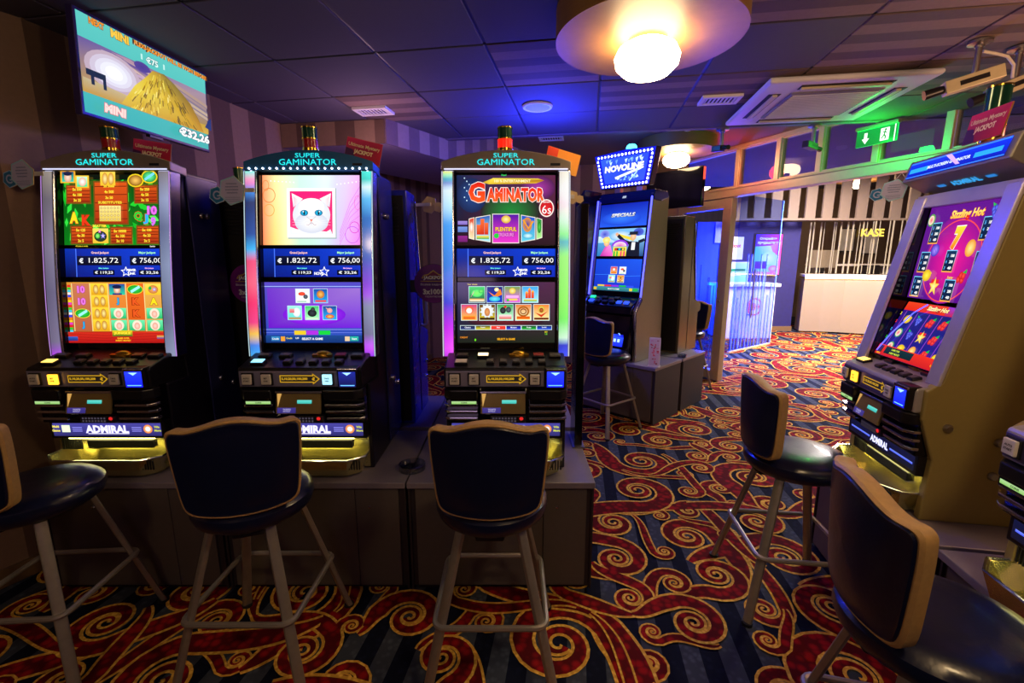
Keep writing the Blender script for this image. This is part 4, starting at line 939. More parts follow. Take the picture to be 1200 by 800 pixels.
def fruit(p, x, y, r, k):
    if k in ('cherry',):
        for dx, dy in ((-.45, -.3), (.4, -.35), (-.05, .25), (.55, .2)): p.ell(x+dx*r, y+dy*r, r*.52, r*.52, '#c01018', '#ff5048', 14)
        p.poly([(x+.2*r, y+.6*r), (x+1.0*r, y+1.1*r), (x+1.1*r, y+.5*r)], '#18b040')
    elif k == 'lemon': p.ell(x, y, r*1.1, r*.8, '#d8a810', '#fff048', 18); p.ell(x+.9*r, y+.3*r, r*.25, r*.2, '#e8c020', n=8)
    elif k == 'orange': p.ell(x, y, r, r, '#e89020', '#ffe890', 18)
    elif k == 'plum': p.ell(x, y, r*1.05, r*.85, '#4028b8', '#a890ff', 16); p.line([(x-.5*r, y+.5*r), (x+.5*r, y-.4*r)], r*.1, '#7058d8')
    elif k == 'grape':
        for dx, dy in ((-.5, .2), (0, .35), (.5, .2), (-.25, -.2), (.3, -.2), (0, -.6)): p.ell(x+dx*r, y+dy*r, r*.36, r*.36, '#3030b0', '#7080ff', 10)
        p.poly([(x-.6*r, y+.5*r), (x-.9*r, y+1.0*r), (x-.1*r, y+.7*r)], '#20b848')
    elif k == 'melon': p.ell(x, y, r, r*.9, '#18a848', '#f86868', 18); p.ell(x-.1*r, y, r*.75, r*.68, '#f0e8d0', '#f84858', 18)
    elif k == 'star': p.rect(x-.9*r, y-.1*r, x+.9*r, y+.9*r, '#e02828'); p.star(x, y, r*1.25, '#f0c020', '#fff8a0')
def pic_hot_table(W, H):
    p = Paint(); a, b = W/2, H/2
    p.rect(-a, -b, a, b, '#58108a', '#60148a'); p.ell(.0, -.02, .19, .165, '#7a1090', '#f01890', 32); p.ring(.0, -.03, .18, .15, .005, '#f04850', 40)
    p.text('Sizzling Hot', .02, b-.04, .038, '#ffb020', .21, top='#fff080', bold=.04, shear=.2, out='#d82018', ow=.06)
    p.text('7', .005, .052, .085, '#f07010', .07, top='#ffe040', bold=.09, shear=.15, out='#ffffff', ow=.06); 
    def box(cx, cy):
        p.rect(cx-.035, cy-.04, cx+.035, cy+.04, '#f0a030', '#70d0ff'); p.rect(cx-.032, cy-.035, cx+.032, cy+.037, '#081838', '#103058')
        for k in range(3): p.text(('5', '4', '3')[k], cx-.02, cy+.02-k*.022, .012, '#60b8ff', bold=.04); p.text(('1000', '200', '40')[k], cx+.012, cy+.02-k*.022, .011, '#ffffff', .024, bold=.04)
    for x, y in ((-.165, .075), (.17, .08), (-.185, -.035), (0, -.03), (.19, -.035), (-.185, -.13), (.05, -.135), (.19, -.13)): box(x, y)
    for x, y, r, k in ((-.2, .125, .026, 'melon'), (.2, .135, .028, 'grape'), (-.11, .01, .028, 'plum'), (.12, .015, .03, 'orange'), (-.12, -.085, .028, 'lemon'), (.115, -.085, .026, 'cherry'), (-.045, -.125, .03, 'star')): fruit(p, x, y, r, k)
    p.text('Scatter', .05, -.088, .01, '#ffe020'); p.text('All prizes in credits', -.17, -b+.01, .006, '#ffffff')
    return p
def pic_hot_reels(W, H):
    p = Paint(); a, b = W/2, H/2
    p.rect(-a, -b, a, b, '#2a1070', '#301480'); p.rect(-a, b-.04, a, b, '#e02818', '#e84020'); p.rect(.06, b-.04, a, b, '#c02838', '#9038c8'); p.text('Sizzling Hot', .0, b-.02, .026, '#fff0a0', .15, bold=.04, shear=.2, out='#a02010')
    for k in range(5): x = -a+.035+k*(W-.04)/5; p.rect(x, -b+.05, x+(W-.06)/5, b-.045, '#201888', '#182070'); p.rect(x-.004, -b+.05, x+.001, b-.045, '#8a40c0')
    g = [['lemon', 'melon', 'melon'], ['grape', 'grape', 'lemon'], ['cherry', 'star', 'orange'], ['cherry', 'cherry', 'cherry'], ['orange', 'orange', 'lemon']]
    for i in range(5):
        for j in range(3): fruit(p, -a+.035+(i+.47)*(W-.04)/5, b-.082-j*.068, .025, g[i][j])
    for k, c in enumerate(('#f0e020', '#e82828', '#28b0f0', '#20d040', '#e040e0')): p.text('2', -a+.014, b-.06-k*.04, .014, c, bold=.06)
    p.rect(-a, -b, a, -b+.05, '#c81c20', '#e83020'); p.rect(-a+.07, -b+.012, .05, -b+.046, '#0c2028', '#143038'); p.text('GAME OVER', -.09, -b+.036, .009, '#d8f040'); p.text('INSERT MONEY', -.085, -b+.02, .009, '#d8f040'); p.text('0,20', .2, -b+.02, .01, '#ffc020'); p.rect(-a+.008, -b+.012, -a+.05, -b+.046, '#301010'); p.text('CREDIT', -a+.03, -b+.007, .007, '#ffd020')
    return p
def pic_specials(W, H):
    p = Paint(); a, b = W/2, H/2; p.quad4(-a, -b, a, b, '#2058e8', '#2a60f0', '#1028b8', '#0c1ca0'); p.ell(-.02, -.03, .2, .06, '#1c48d8', '#3880ff', 20)
    p.text('SPECIALS', 0, 0, .032, '#a8b4d0', .24, top='#ffffff', bold=.05, shear=.25, out='#182050'); return p
def pic_party(W, H):
    p = Paint(); a, b = W/2, H/2
    p.quad4(-a, -b, a, b, '#2878b8', '#184888', '#88c8f8', '#70b8f8'); p.rect(-a, .0, a, .06, '#a8d8f0', '#d8f0ff'); p.ell(.0, .06, .12, .05, '#70b8f0', '#f8ffff', 20)
    p.ell(-.17, .08, .05, .04, '#90a0f0', '#4048c8'); p.ell(.17, .09, .05, .035, '#5068d8', '#303cb0'); p.poly([(-.04, .06), (.13, .01), (.14, .035), (-.02, .08)], '#f0d840')
    p.poly([(-.2, -b), (-.06, -b), (-.1, -.02), (-.155, -.04)], ['#c018a0', '#ff60d0', '#ff90e0', '#e030b8']); p.ell(-.14, .0, .03, .035, '#f0a868', '#ffe0c0'); p.ell(-.145, .025, .04, .03, '#f8d860', '#fff0a0')
    p.poly([(.06, -b), (.2, -b), (.19, -.0), (.1, .01)], '#101828'); p.ell(.125, .05, .028, .035, '#e8a878', '#ffd8b0'); p.rect(.085, .07, .165, .095, '#18202c'); p.rect(.075, .066, .175, .073, '#202838')
    p.line([(.1, -.01), (.04, .01), (-.03, .065)], .03, '#141c2c'); p.ell(-.04, .075, .016, .016, '#f0b088'); p.line([(.18, .0), (.235, .02)], .028, '#141c2c'); p.rect(.115, -.07, .15, .0, '#f0f4f8')
    p.rect(-.065, -b, .07, -.04, '#e8d020', '#f8f060'); p.ell(.0, -.035, .085, .05, '#f0f0f8', '#e838b0', 20, 0, PI); p.ring(0, -.035, .085, .06, .018, '#9038e0', 20, 0, PI); p.rect(-.05, -.075, .055, -.05, '#202830')
    for k, c in enumerate(('#f03028', '#28c0f0', '#f0e040')): p.ell(-.035+k*.036, -.062, .012, .01, c)
    for x in (-.05, -.02, .02, .05): p.rect(x-.008, -b, x+.008, -.08, ('#28b848', '#f04070')[int(x > 0)])
    return p
def pic_menu4(W, H):
    p = Paint(); a, b = W/2, H/2; rr = random.Random(1)
    p.quad4(-a, -b, a, b, '#1830c0', '#1838d0', '#1c58e8', '#1848d8'); p.line([(-a, .0), (-.06, .004), (.1, -.008), (a, .0)], .003, '#4090ff')
    for x, y, k in ((-.07, .01, 'lion'), (.02, .01, 'book'), (-.085, -.07, 'white'), (.008, -.07, 'sun')): icon(p, x, y, .07, k, rr)
    for k, c in enumerate(('#e8d020', '#e03028', '#9030e0', '#20b840', '#3050f0')): p.rect(-.19+k*.075, -b+.04, -.12+k*.075, -b+.055, c)
    p.rect(-a, -b, a, -b+.036, '#286878', '#3898a0'); p.rect(-.23, -b+.006, -.2, -b+.03, '#f0c020'); p.rect(.14, -b+.006, .17, -b+.03, '#f0d030'); p.rect(.175, -b+.006, .22, -b+.03, '#20b048'); p.text('SELECT A GAME', -.02, -b+.018, .011, '#ffffff', .12, bold=.03)
    return p

# --------------------------------------------------- lower half shared by every machine
TOPBTN = None
def lower_half(t, hw, lit='left', red_strip=False, simple=False, side=BLACK, deckm=BLACK, facem=None, button_state=(1, 0, 0, 0), brand=True, strip_style=0, cash=False):
    k = hw/.285
    facem = facem or mat('deck_face_grey', '#8c86a2', .4, .3, .1, 40)
    d = MB().prism([(-.03, .42), (-.03, .505), (-.022, .514), (.15, .56), (.22, .56), (.22, .42)], -hw+.012, hw-.012).build('button_deck', deckm, t, bevel=.008)
    if simple: return
    MB().box(-hw+.02, hw-.115*k, -.034, -.029, .43, .5).build('deck_face', facem, t, bevel=.002)
    p = Paint()   # arrow with the note values
    xs = [-.085*k, .06*k]; p.poly([(xs[0], .449), (xs[1], .449), (xs[1], .44), (.092*k, .4655), (xs[1], .491), (xs[1], .482), (xs[0], .482)], '#e8b018'); e = .004
    p.poly([(xs[0]+e, .453), (xs[1]+e, .453), (xs[1]+e, .448), (.085*k, .4655), (xs[1]+e, .483), (xs[1]+e, .478), (xs[0]+e, .478)], '#1a1410')
    p.text('5,10,20,50,100,200', -.02*k, .4655, .013, '#f0b81c', .115*k, bold=.04); p.text('€', .064*k, .4655, .016, '#f0b81c', bold=.05)
    p.build('note_arrow', DIM, t, plane_M((0, -.0345, 0)))
    wbtn = [btn_mat('button_lamp_amber', '#ffb430', 2.2), btn_mat('button_lamp_white', '#a8e8ff', 1.3)]
    for i, x in enumerate((-.225*k, -.14*k, .128*k)):
        on = button_state[i]
        q = MB().box(-.027, .027, -.006, .0, -.029, .029).build('button_surround', BLACK, t, bevel=.003); q.location = (x, -.034, .4655)
        b_ = MB().box(-.021, .021, -.016, -.006, -.023, .023).build('square_button', CREAM if on == 0 else wbtn[on-1], q, bevel=.003)
        if i < 3:
            p = Paint(); p.text(('AUTO', 'BET', 'TAKE')[i], 0, .006, .007, '#302820', bold=.04); p.text(('START', 'ONE', 'WIN')[i], 0, -.006, .007, '#302820', bold=.04); p.build('button_print', PRINT, q, plane_M((0, -.0165, 0)))
    # note reader: dark hood with a blue lit mouth
    x0, x1 = hw-.112*k, hw-.018
    MB().box(x0, x1, -.05, .0, .425, .52).build('note_reader', BLACK, t, bevel=.006)
    MB().box(x0+.004, x1-.002, -.056, -.01, .505, .516).build('reader_lip', CHROME, t, bevel=.002)
    p = Paint(); u0, u1 = x0+.008, x1-.012
    p.rect(u0, .432, u1, .502, '#0810c8', '#1c30ff') if button_state[3] else p.rect(u0, .432, u1, .502, '#0a0c30', '#141c70')
    p.rect(u0+.006, .438, u1-.006, .442, '#5aa0ff'); p.poly([((u0+u1)/2-.02, .498), ((u0+u1)/2+.02, .498), ((u0+u1)/2, .485)], '#88b8ff')
    p.build('reader_mouth', BLUEGLOW, t, plane_M((0, -.0505, 0)))
    # top buttons on the slope
    sl = math.atan2(.046, .172); Ms = Matrix.Translation((0, -.022, .514)) @ Matrix.Rotation(sl, 4, 'X')
    def tb(x, y, wx, wy, m, nm='button'):
        o = MB().box(-wx/2, wx/2, -wy/2, wy/2, 0, .012).build(nm, BLACK, t, bevel=.003); o.matrix_local = Ms @ Matrix.Translation((x, y, 0))
        MB().box(-wx/2+.004, wx/2-.004, -wy/2+.004, wy/2-.004, .012, .015).build('button_cap', m, o, bevel=.002)
    cap = mat('button_cap_dark', '#4c4640', .4, 0, .1, 40); redcap = mat('button_cap_red', '#8a2a22', .4)
    for j in range(5): tb((-.07+j*.058)*k, .045, .036, .036, cap)
    am, wm = btn_mat('button_lamp_amber_top', '#ffd060', 2.0), btn_mat('button_lamp_ice', '#8fe0ff', 1.6)
    tb(-.2*k, .04, .06, .04, am if lit == 'amber' else (wm if lit == 'ice' else CREAM))
    tb(-.2*k, .105, .055, .034, cap); tb(-.105*k, .105, .055, .034, btn_mat('button_lamp_warm', '#ffe8b0', 2.2) if lit == 'cream' else cap)
    tb(.15*k, .105, .055, .036, redcap); tb(.225*k, .105, .055, .036, cap)
    em = MB().lathe([(.001, .02), (.02, .016), (.03, .006), (.032, 0)], 20, sx=1.2, sy=.8).box(-.045, .045, -.02, -.006, 0, .01).build('winged_emblem', mat('emblem_gold', '#c8962e', .3, .9, .2, 60), t, smooth='auto'); em.matrix_local = Ms @ Matrix.Translation((.06*k, .125, 0))
    if lit == 'blue': pass
    # payment block: two stacks of chromed ledges, a note flap and a keypad between
    MB().box(-hw+.015, hw-.015, .0, .2, .25, .42).build('payment_block', GLOSSY, t, bevel=.004)
    for sx, xa, xb in ((-1, -hw+.01, -.125*k), (1, .105*k, hw-.01)):
        MB().prism([(xa, .02), (xb, .02), (xb, -.05), (xa+(.03 if sx < 0 else 0), -.05), (xa, -.02)] if sx < 0 else [(xa, .02), (xb, .02), (xb, -.02), (xb-.03, -.05), (xa, -.05)], .372, .418, 'z').build('ledge_hood', BLACK, t, bevel=.006)
        for j, z in enumerate((.338, .306, .272)):
            MB().prism([(xa, .01), (xb, .01), (xb, -.04+.006*j), (xa+(.025 if sx < 0 else 0), -.04+.006*j), (xa, -.015)] if sx < 0 else [(xa, .01), (xb, .01), (xb, -.015), (xb-.025, -.04+.006*j), (xa, -.04+.006*j)], z, z+.012, 'z').build('chrome_ledge', CHROME, t, bevel=.003)
        if sx < 0:
            p = Paint(); p.rect(xa+.035, .353, xb-.005, .366, '#a8e878', '#d0ffb0'); p.text('COINS', (xa+xb)/2+.015, .3595, .007, '#285018', bold=.04); p.build('slot_label', DIM, t, plane_M((0, -.045, 0)))
            MB().box(xa+.03, xb-.004, -.044, .0, .348, .37).build('slot_housing', BLACK, t)
    Mf = Matrix.Translation((-.012*k, -.03, .355)) @ Matrix.Rotation(R(-14), 4, 'X')
    MB().box(-.1*k, .1*k, -.006, .006, -.05, .045, M=Mf).build('note_flap', mat('flap_gold_mirror', '#9a8450', .2, .35, .3, 8), t, bevel=.003)
    MB().box(-.105*k, .105*k, -.012, .03, .04, .052, M=Mf).build('flap_hood', CHROME, t, bevel=.003)
    p = Paint(); p.rect(-.005, -.004, .06, .012, '#38d8c8', '#78fff0'); p.rect(-.092*k, -.046, -.01, -.022, '#38308c', '#483ca0'); p.text('TICKETS', -.05, -.03, .007, '#d8d0ff', bold=.03); p.text('PAYOUT', -.05, -.039, .006, '#d8d0ff')
    p.poly([(-.095*k, .04), (-.075*k, .04), (-.09*k, -.02)], '#f0b860'); p.build('flap_print', DIM, t, Mf @ plane_M((0, -.0065, 0)))
    MB().box(-.07*k, .09*k, -.028, .0, .258, .292).build('keypad', mat('keypad_dark', '#201c24', .4, 0, .3, 150), t, bevel=.003)
    p = Paint(); 
    for j in range(8): p.rect(-.06*k+j*.014, .264, -.052*k+j*.014, .272, '#504858'); p.rect(-.06*k+j*.014, .277, -.052*k+j*.014, .285, '#504858')
    p.ell(.07*k, .28, .009, .008, '#ff2828'); p.build('keypad_print', DIM, t, plane_M((0, -.0285, 0)))
    # lit brand strip
    MB().box(-hw+.02, hw-.02, .02, .2, .165, .25).build('strip_housing', BLACK, t, bevel=.004)
    p = Paint(); a = hw-.035
    if strip_style == 0:
        p.rect(-a, .178, a, .24, '#2c2a68', '#4844a0'); p.text('ADMIRAL', .0, .211, .038, '#f4f0ff', .2*k, bold=.05, out='#6058d8', ow=.05); p.rect(-.09*k, .187, .1*k, .191, '#e8e4ff')
        for s in (-1, 1):
            for j in range(3): p.rect(min(s*.115*k, s*.16*k), .2+j*.009, max(s*.115*k, s*.16*k), .203+j*.009, '#9a98ff')
        xl = -.2*k; p.text('Multi', xl-.035, .224, .012, '#f0e060', bold=.05); p.text('Game', xl-.035, .205, .012, '#f0e060', bold=.05); p.rect(xl-.008, .197, xl+.03, .231, '#f0ffd8')
        p.ell(.19*k, .212, .021, .021, '#f08028', '#ffe0b0', 18); p.ell(.19*k, .212, .012, .012, '#f8f0f0', n=12); p.text('Win', .232*k, .222, .011, '#c8d040', bold=.05); p.text('More', .235*k, .205, .011, '#c8d040', bold=.05)
    else:
        p.rect(-a, .18, a, .238, '#080a20', '#0c1238'); p.rect(-a+.01, .204, -.075*k, .212, '#4a58ff', '#7088ff'); p.rect(.08*k, .204, a-.01, .212, '#4a58ff', '#7088ff'); p.text('ADMIRAL', 0, .208, .03, '#f0eeff', .135*k, bold=.05, out='#5060e0', ow=.05)
    p.build('brand_strip', attr_mat('strip_glow', 1.15, .2, .5, .02), t, plane_M((0, .0195, 0)))
    # coin tray
    def ring(z, g, yb=.05): return [(-hw+.02+g, yb, z), (-hw+.02+g, -.02+g*.5, z), (-hw+.085+g*.5, -.075+g, z), (hw-.085-g*.5, -.075+g, z), (hw-.02-g, -.02+g*.5, z), (hw-.02-g, yb, z)]
    tr = MB(); A = ring(.012, .025); B_ = ring(.095, .0); I = ring(.095, .012); F_ = ring(.03, .05); n = 6
    tr.add(A+B_+I+F_, [(i, i+1, n+i+1, n+i) for i in range(5)]+[(n+i, n+i+1, 2*n+i+1, 2*n+i) for i in range(5)]+[(2*n+i, 2*n+i+1, 3*n+i+1, 3*n+i) for i in range(5)]+[tuple(range(18, 24)), tuple(range(0, 6))])
    tr.box(-hw+.02, hw-.02, .05, .06, .012, .165)
    tr.build('coin_tray', TRAY, t, bevel=.002)
    MB().tube([(v[0], v[1]+.004, v[2]) for v in B_], .0045, 6).build('tray_lip', CHROME, t, smooth='auto')
    MB().box(-.2*k, .2*k, .034, .048, .1585, .1648).build('tray_lamp', mat('tray_lamp_glow', '#f0e890', .4, emit='#f0e490', es=22), t)
    MB().box(-.12*k, .19*k, .035, .05, .115, .15).build('coin_chute', MATTE, t, bevel=.004); MB().box(-.12*k, .19*k, .03, .05, .108, .114).build('chute_lip', TRAY, t)
    s0 = MB()
    for j in range(9): s0.box(-.25*k+j*.011, -.246*k+j*.011, .046, .0505, .10, .155)
    for j in range(9): s0.box(.15*k+j*.012, .155*k+j*.012, -.055, -.05, .045, .09)
    q = s0.build('tray_slots', MATTE, t); q['kind'] = 'stuff'
    if cash:
        p = Paint(); 
        for j, c in enumerate(('#e060c0', '#60a0f0', '#f0f0ff', '#e04860')): p.poly([(.06+j*.02, .0), (.085+j*.02, .002), (.08+j*.02, .05), (.055+j*.02, .048)], c)
        p.build('voucher', PRINT, t, Matrix.Translation((.04, -.04, .05)) @ Matrix.Rotation(R(60), 4, 'X'))

def locks(t, hw, sx=1, ys=((.33, .33), (.4, .36), (.47, .22)), m=None):
    for y, z in ys:
        o = MB().lathe([(.016, 0), (.016, .008), (.011, .014), (.001, .014)], 12).build('lock', m or CHROME, t, smooth='auto'); o.location = (sx*hw, y, z); o.rotation_euler = (0, sx*PI/2, 0)

def tower_lamp(t, x, y, z, lit=0, h=.13):
    r = .034
    redm = mat('tower_red_lit', '#ff2818', .3, emit='#ff2010', es=1.0) if lit else mat('tower_red', '#b01824', .25)
    o = MB().lathe([(r*1.06, 0), (r*1.06, .022), (r, .022), (r, .06), (r*1.05, .06), (r*1.05, .066), (r, .066), (r, h-.006), (r*1.05, h-.006), (r*1.05, h), (.001, h)], 20,
        mi=[0, 0, 1, 1, 0, 0, 2, 2, 0, 0]).build('tower_lamp', [mat('tower_gold', '#c8a040', .2, 1), redm, mat('tower_dark_green', '#1c4a3a', .15, .2)], t, smooth='auto')
    o.location = (x, y, z)

def yprof(z): return .13+.11*max(0, (z-.53)/.86)**1.35

# --------------------------------------------------- the arched-top machines
def arched_machine(label, loc, rz, pics, lcol, rcol, lit, states, leds=False, tower=1, edge='#e8e4f0'):
    t = thing('slot_machine', label, 'slot machine', loc, rz, 'arched slot machines in the row'); hw = .285
    body = MB().prism([(.06, .0), (.6, .0), (.6, 1.40), (.34, 1.40), (.31, 1.33), (.22, .9), (.19, .54), (.2, .42), (.06, .42)], -hw+.005, hw-.005).build('cabinet_body', mat('cabinet_black_violet', '#15121f', .3, 0, .15, 30), t, bevel=.006)
    for s in (-1, 1):
        MB().box(min(s*(hw-.005), s*(hw+.004)), max(s*(hw-.005), s*(hw+.004)), .34, .585, .02, 1.385).build('side_door', mat('cabinet_side_violet', '#2c2c66', .22, .1, .1, 20), t, bevel=.004)
    locks(t, hw+.004, 1, ((.42, 1.2), (.46, 1.2), (.42, .35), (.52, .3)))
    lower_half(t, hw, lit, button_state=states, cash=(lit == 'cream'))
    # pillars at the sides, chromed, their reflections painted on as a glowing colour face
    N = 14; zs = [.53+(1.388-.53)*i/N for i in range(N+1)]
    def sweep(x0, x1, dy0, dy1):
        mb = MB()
        vs = []
        for z in zs: y = yprof(z); vs += [(x0, y+dy0, z), (x1, y+dy0, z), (x1, y+dy1, z), (x0, y+dy1, z)]
        fs = [(0, 1, 2, 3), tuple(4*N+i for i in range(4))]
        for i in range(N):
            for k in range(4): fs.append((4*i+k, 4*i+(k+1) % 4, 4*i+4+(k+1) % 4, 4*i+4+k))
        mb.add(vs, fs); return mb
    def lerpcol(stops, u):
        for (a, ca), (b, cb) in zip(stops, stops[1:]):
            if a <= u <= b:
                f = (u-a)/(b-a+1e-9); A, B_ = lin(ca), lin(cb); return tuple(A[i]+(B_[i]-A[i])*f for i in range(3))
        return lin(stops[-1][1])
    for s, cols in ((-1, lcol), (1, rcol)):
        xa, xb = (-hw-.012, -hw+.045) if s < 0 else (hw-.045, hw+.012)
        pl = sweep(xa, xb, -.012, .06).build('pillar', LILAC if cols is None else CHROME, t, bevel=.006)
        q = Paint()
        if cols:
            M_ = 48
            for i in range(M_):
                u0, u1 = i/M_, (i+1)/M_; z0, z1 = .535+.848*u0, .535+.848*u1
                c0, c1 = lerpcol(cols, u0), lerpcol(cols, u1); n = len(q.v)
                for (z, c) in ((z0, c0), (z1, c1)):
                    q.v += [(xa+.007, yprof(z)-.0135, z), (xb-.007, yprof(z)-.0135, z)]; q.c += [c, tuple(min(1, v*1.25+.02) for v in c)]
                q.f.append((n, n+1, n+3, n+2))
            q.build('painted_reflection', attr_mat('pillar_reflection_glow', 1.0, .1, .5, .1), pl)
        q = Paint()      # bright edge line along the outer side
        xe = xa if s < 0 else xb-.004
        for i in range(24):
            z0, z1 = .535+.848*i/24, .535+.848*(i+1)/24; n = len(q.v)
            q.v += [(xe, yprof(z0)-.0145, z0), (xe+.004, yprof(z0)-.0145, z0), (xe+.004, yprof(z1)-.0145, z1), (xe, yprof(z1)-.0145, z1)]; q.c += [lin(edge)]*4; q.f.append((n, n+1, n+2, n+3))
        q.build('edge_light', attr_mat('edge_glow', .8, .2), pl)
    # bezel behind the screens
    sweep(-hw+.045, hw-.045, .03, .05).build('bezel', GLOSSY, t)
    for s in (-1, 1): 
        x0, x1 = (-hw+.045, -hw+.052) if s < 0 else (hw-.052, hw-.045)
        sweep(x0, x1, .0, .035).build('bezel_side', GLOSSY, t)
    for nm, z0, z1, pic in (('lower_screen', .588, .882, pics[2]), ('jackpot_display', .9, 1.035, pics[1]), ('upper_screen', 1.045, 1.376, pics[0])):
        zc = (z0+z1)/2; ya, yb = yprof(z0)+.024, yprof(z1)+.024; ln = math.hypot(z1-z0, yb-ya)
        W, H = .462, ln*.97; tilt = math.atan2(yb-ya, z1-z0)
        M = plane_M((0, (ya+yb)/2, zc), tilt)
        MB().box(-W/2-.008, W/2+.008, -ln/2, ln/2, -.012, -.001, M=M).build('screen_frame', BLACK, t, bevel=.002)
        Hn = .283 if nm == 'upper_screen' else H
        p = pic(W, Hn); p.v = [(x, y*H/Hn, z) for x, y, z in p.v]; p.build(nm, SCR, t, M)
    # arched head
    ya = yprof(1.40)
    n = 16; arc = [(-hw-.014+(2*hw+.028)*i/n, 1.385+.052*(1-((i-n/2)/(n/2))**2)) for i in range(n+1)]
    Mh = Matrix.Translation((0, ya-.014, 1.388)) @ Matrix.Rotation(R(-6), 4, 'X') @ Matrix.Translation((0, 0, -1.345))
    hd = MB().prism([(-hw-.014, 1.345)]+arc+[(hw+.014, 1.345)], 0, .11, 'y'); hd.v = [tuple(Mh @ Vector(v)) for v in hd.v]
    head = hd.build('arched_head', mat('head_blue_chrome', '#3a78b0', .22, .35, .25, 10) if leds else mat('head_bronze_chrome', '#9a8c80', .28, .4, .2, 10), t, bevel=.004)
    for tx_, z_, h_, w_ in (('SUPER', 1.411, .02, .115), ('GAMINATOR', 1.381, .027, .265)):
        p = Paint(); p.text(tx_, .0, z_, h_, '#22e0e0', w_, bold=.0); p.build('head_lettering', attr_mat('cyan_lettering_glow', 1.4, .3), head, Mh @ plane_M((0, -.002, 0)))
    p = Paint(); p.rect(.205, 1.365, .25, 1.376, '#14161c'); p.build('head_small_print', PRINT, head, Mh @ plane_M((0, -.002, 0)))
    lb = MB()
    if leds:
        for i in range(18): lb.lathe([(.001, -.003), (.004, -.002), (.004, .002)], 8, M=Mh @ Matrix.Translation((-.27+i*.54/17, -.004, 1.352)) @ Matrix.Rotation(PI/2, 4, 'X'))
        q = lb.build('led_row', mat('led_white', '#ffffff', emit='#f0f8ff', es=5), head); q['kind'] = 'stuff'
    else: MB().box(-hw, hw, -.004, -.001, 1.347, 1.352, M=Mh).build('led_line', mat('led_line_pale', '#ffffff', emit='#d0d8ff', es=1.2), head)
    tower_lamp(t, -.005, ya+.045, 1.472, lit=tower, h=.115)
    return t
MY = 1.894+.085
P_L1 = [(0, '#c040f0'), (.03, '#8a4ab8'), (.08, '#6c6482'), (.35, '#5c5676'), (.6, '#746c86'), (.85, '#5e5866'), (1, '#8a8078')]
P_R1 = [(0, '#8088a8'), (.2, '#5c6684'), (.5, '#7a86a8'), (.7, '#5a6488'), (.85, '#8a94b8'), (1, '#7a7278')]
P_LB = [(0, '#c030e8'), (.04, '#e848ff'), (.16, '#c018e8'), (.3, '#2038d0'), (.5, '#2a78d8'), (.72, '#3a98f0'), (.8, '#a8d8ff'), (.9, '#d8f0ff'), (.95, '#2858c0'), (.97, '#60f0d0'), (1, '#f0f080')]
P_RG = [(0, '#3048f0'), (.07, '#2030c0'), (.1, '#c8f8d0'), (.2, '#70e860'), (.3, '#88f060'), (.55, '#98f078'), (.62, '#50a8c0'), (.66, '#88f088'), (.74, '#d0f8d8'), (.82, '#f0d8e0'), (.9, '#f0f0f0'), (1, '#e8e0d0')]
P_LR = [(0, '#40a8f0'), (.06, '#2878e0'), (.12, '#f0c040'), (.18, '#e83880'), (.3, '#f02868'), (.4, '#f86080'), (.52, '#e84878'), (.58, '#38b0f0'), (.66, '#1c4898'), (.84, '#102860'), (.9, '#3a88e0'), (.95, '#ff80b8'), (1, '#80f0e0')]
P_RB = [(0, '#8a20e0'), (.05, '#c850ff'), (.12, '#6a6a90'), (.28, '#8088a8'), (.34, '#a050e0'), (.4, '#8040d0'), (.55, '#2858b0'), (.75, '#1c68b8'), (.86, '#58b8f0'), (.92, '#d8f8ff'), (.95, '#30c8c0'), (1, '#48e8d8')]
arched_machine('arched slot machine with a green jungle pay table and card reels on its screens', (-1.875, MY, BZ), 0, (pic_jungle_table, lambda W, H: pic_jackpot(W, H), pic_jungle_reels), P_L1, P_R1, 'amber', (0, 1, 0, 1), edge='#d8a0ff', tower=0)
arched_machine('arched slot machine with a white cat picture on its upper screen', (-.94, MY, BZ), 0, (pic_cat, lambda W, H: pic_jackpot(W, H, True), pic_menu5), P_LR, P_RB, 'ice', (0, 0, 2, 0), leds=True, edge='#d8f8ff', tower=0)
arched_machine('arched slot machine with red GAMINATOR 6s title on its upper screen', (-.028, MY, BZ), 0, (pic_gam6, lambda W, H: pic_jackpot(W, H), pic_menu9), P_LB, P_RG, 'cream', (0, 0, 0, 1), edge='#f0f4ff', tower=1)

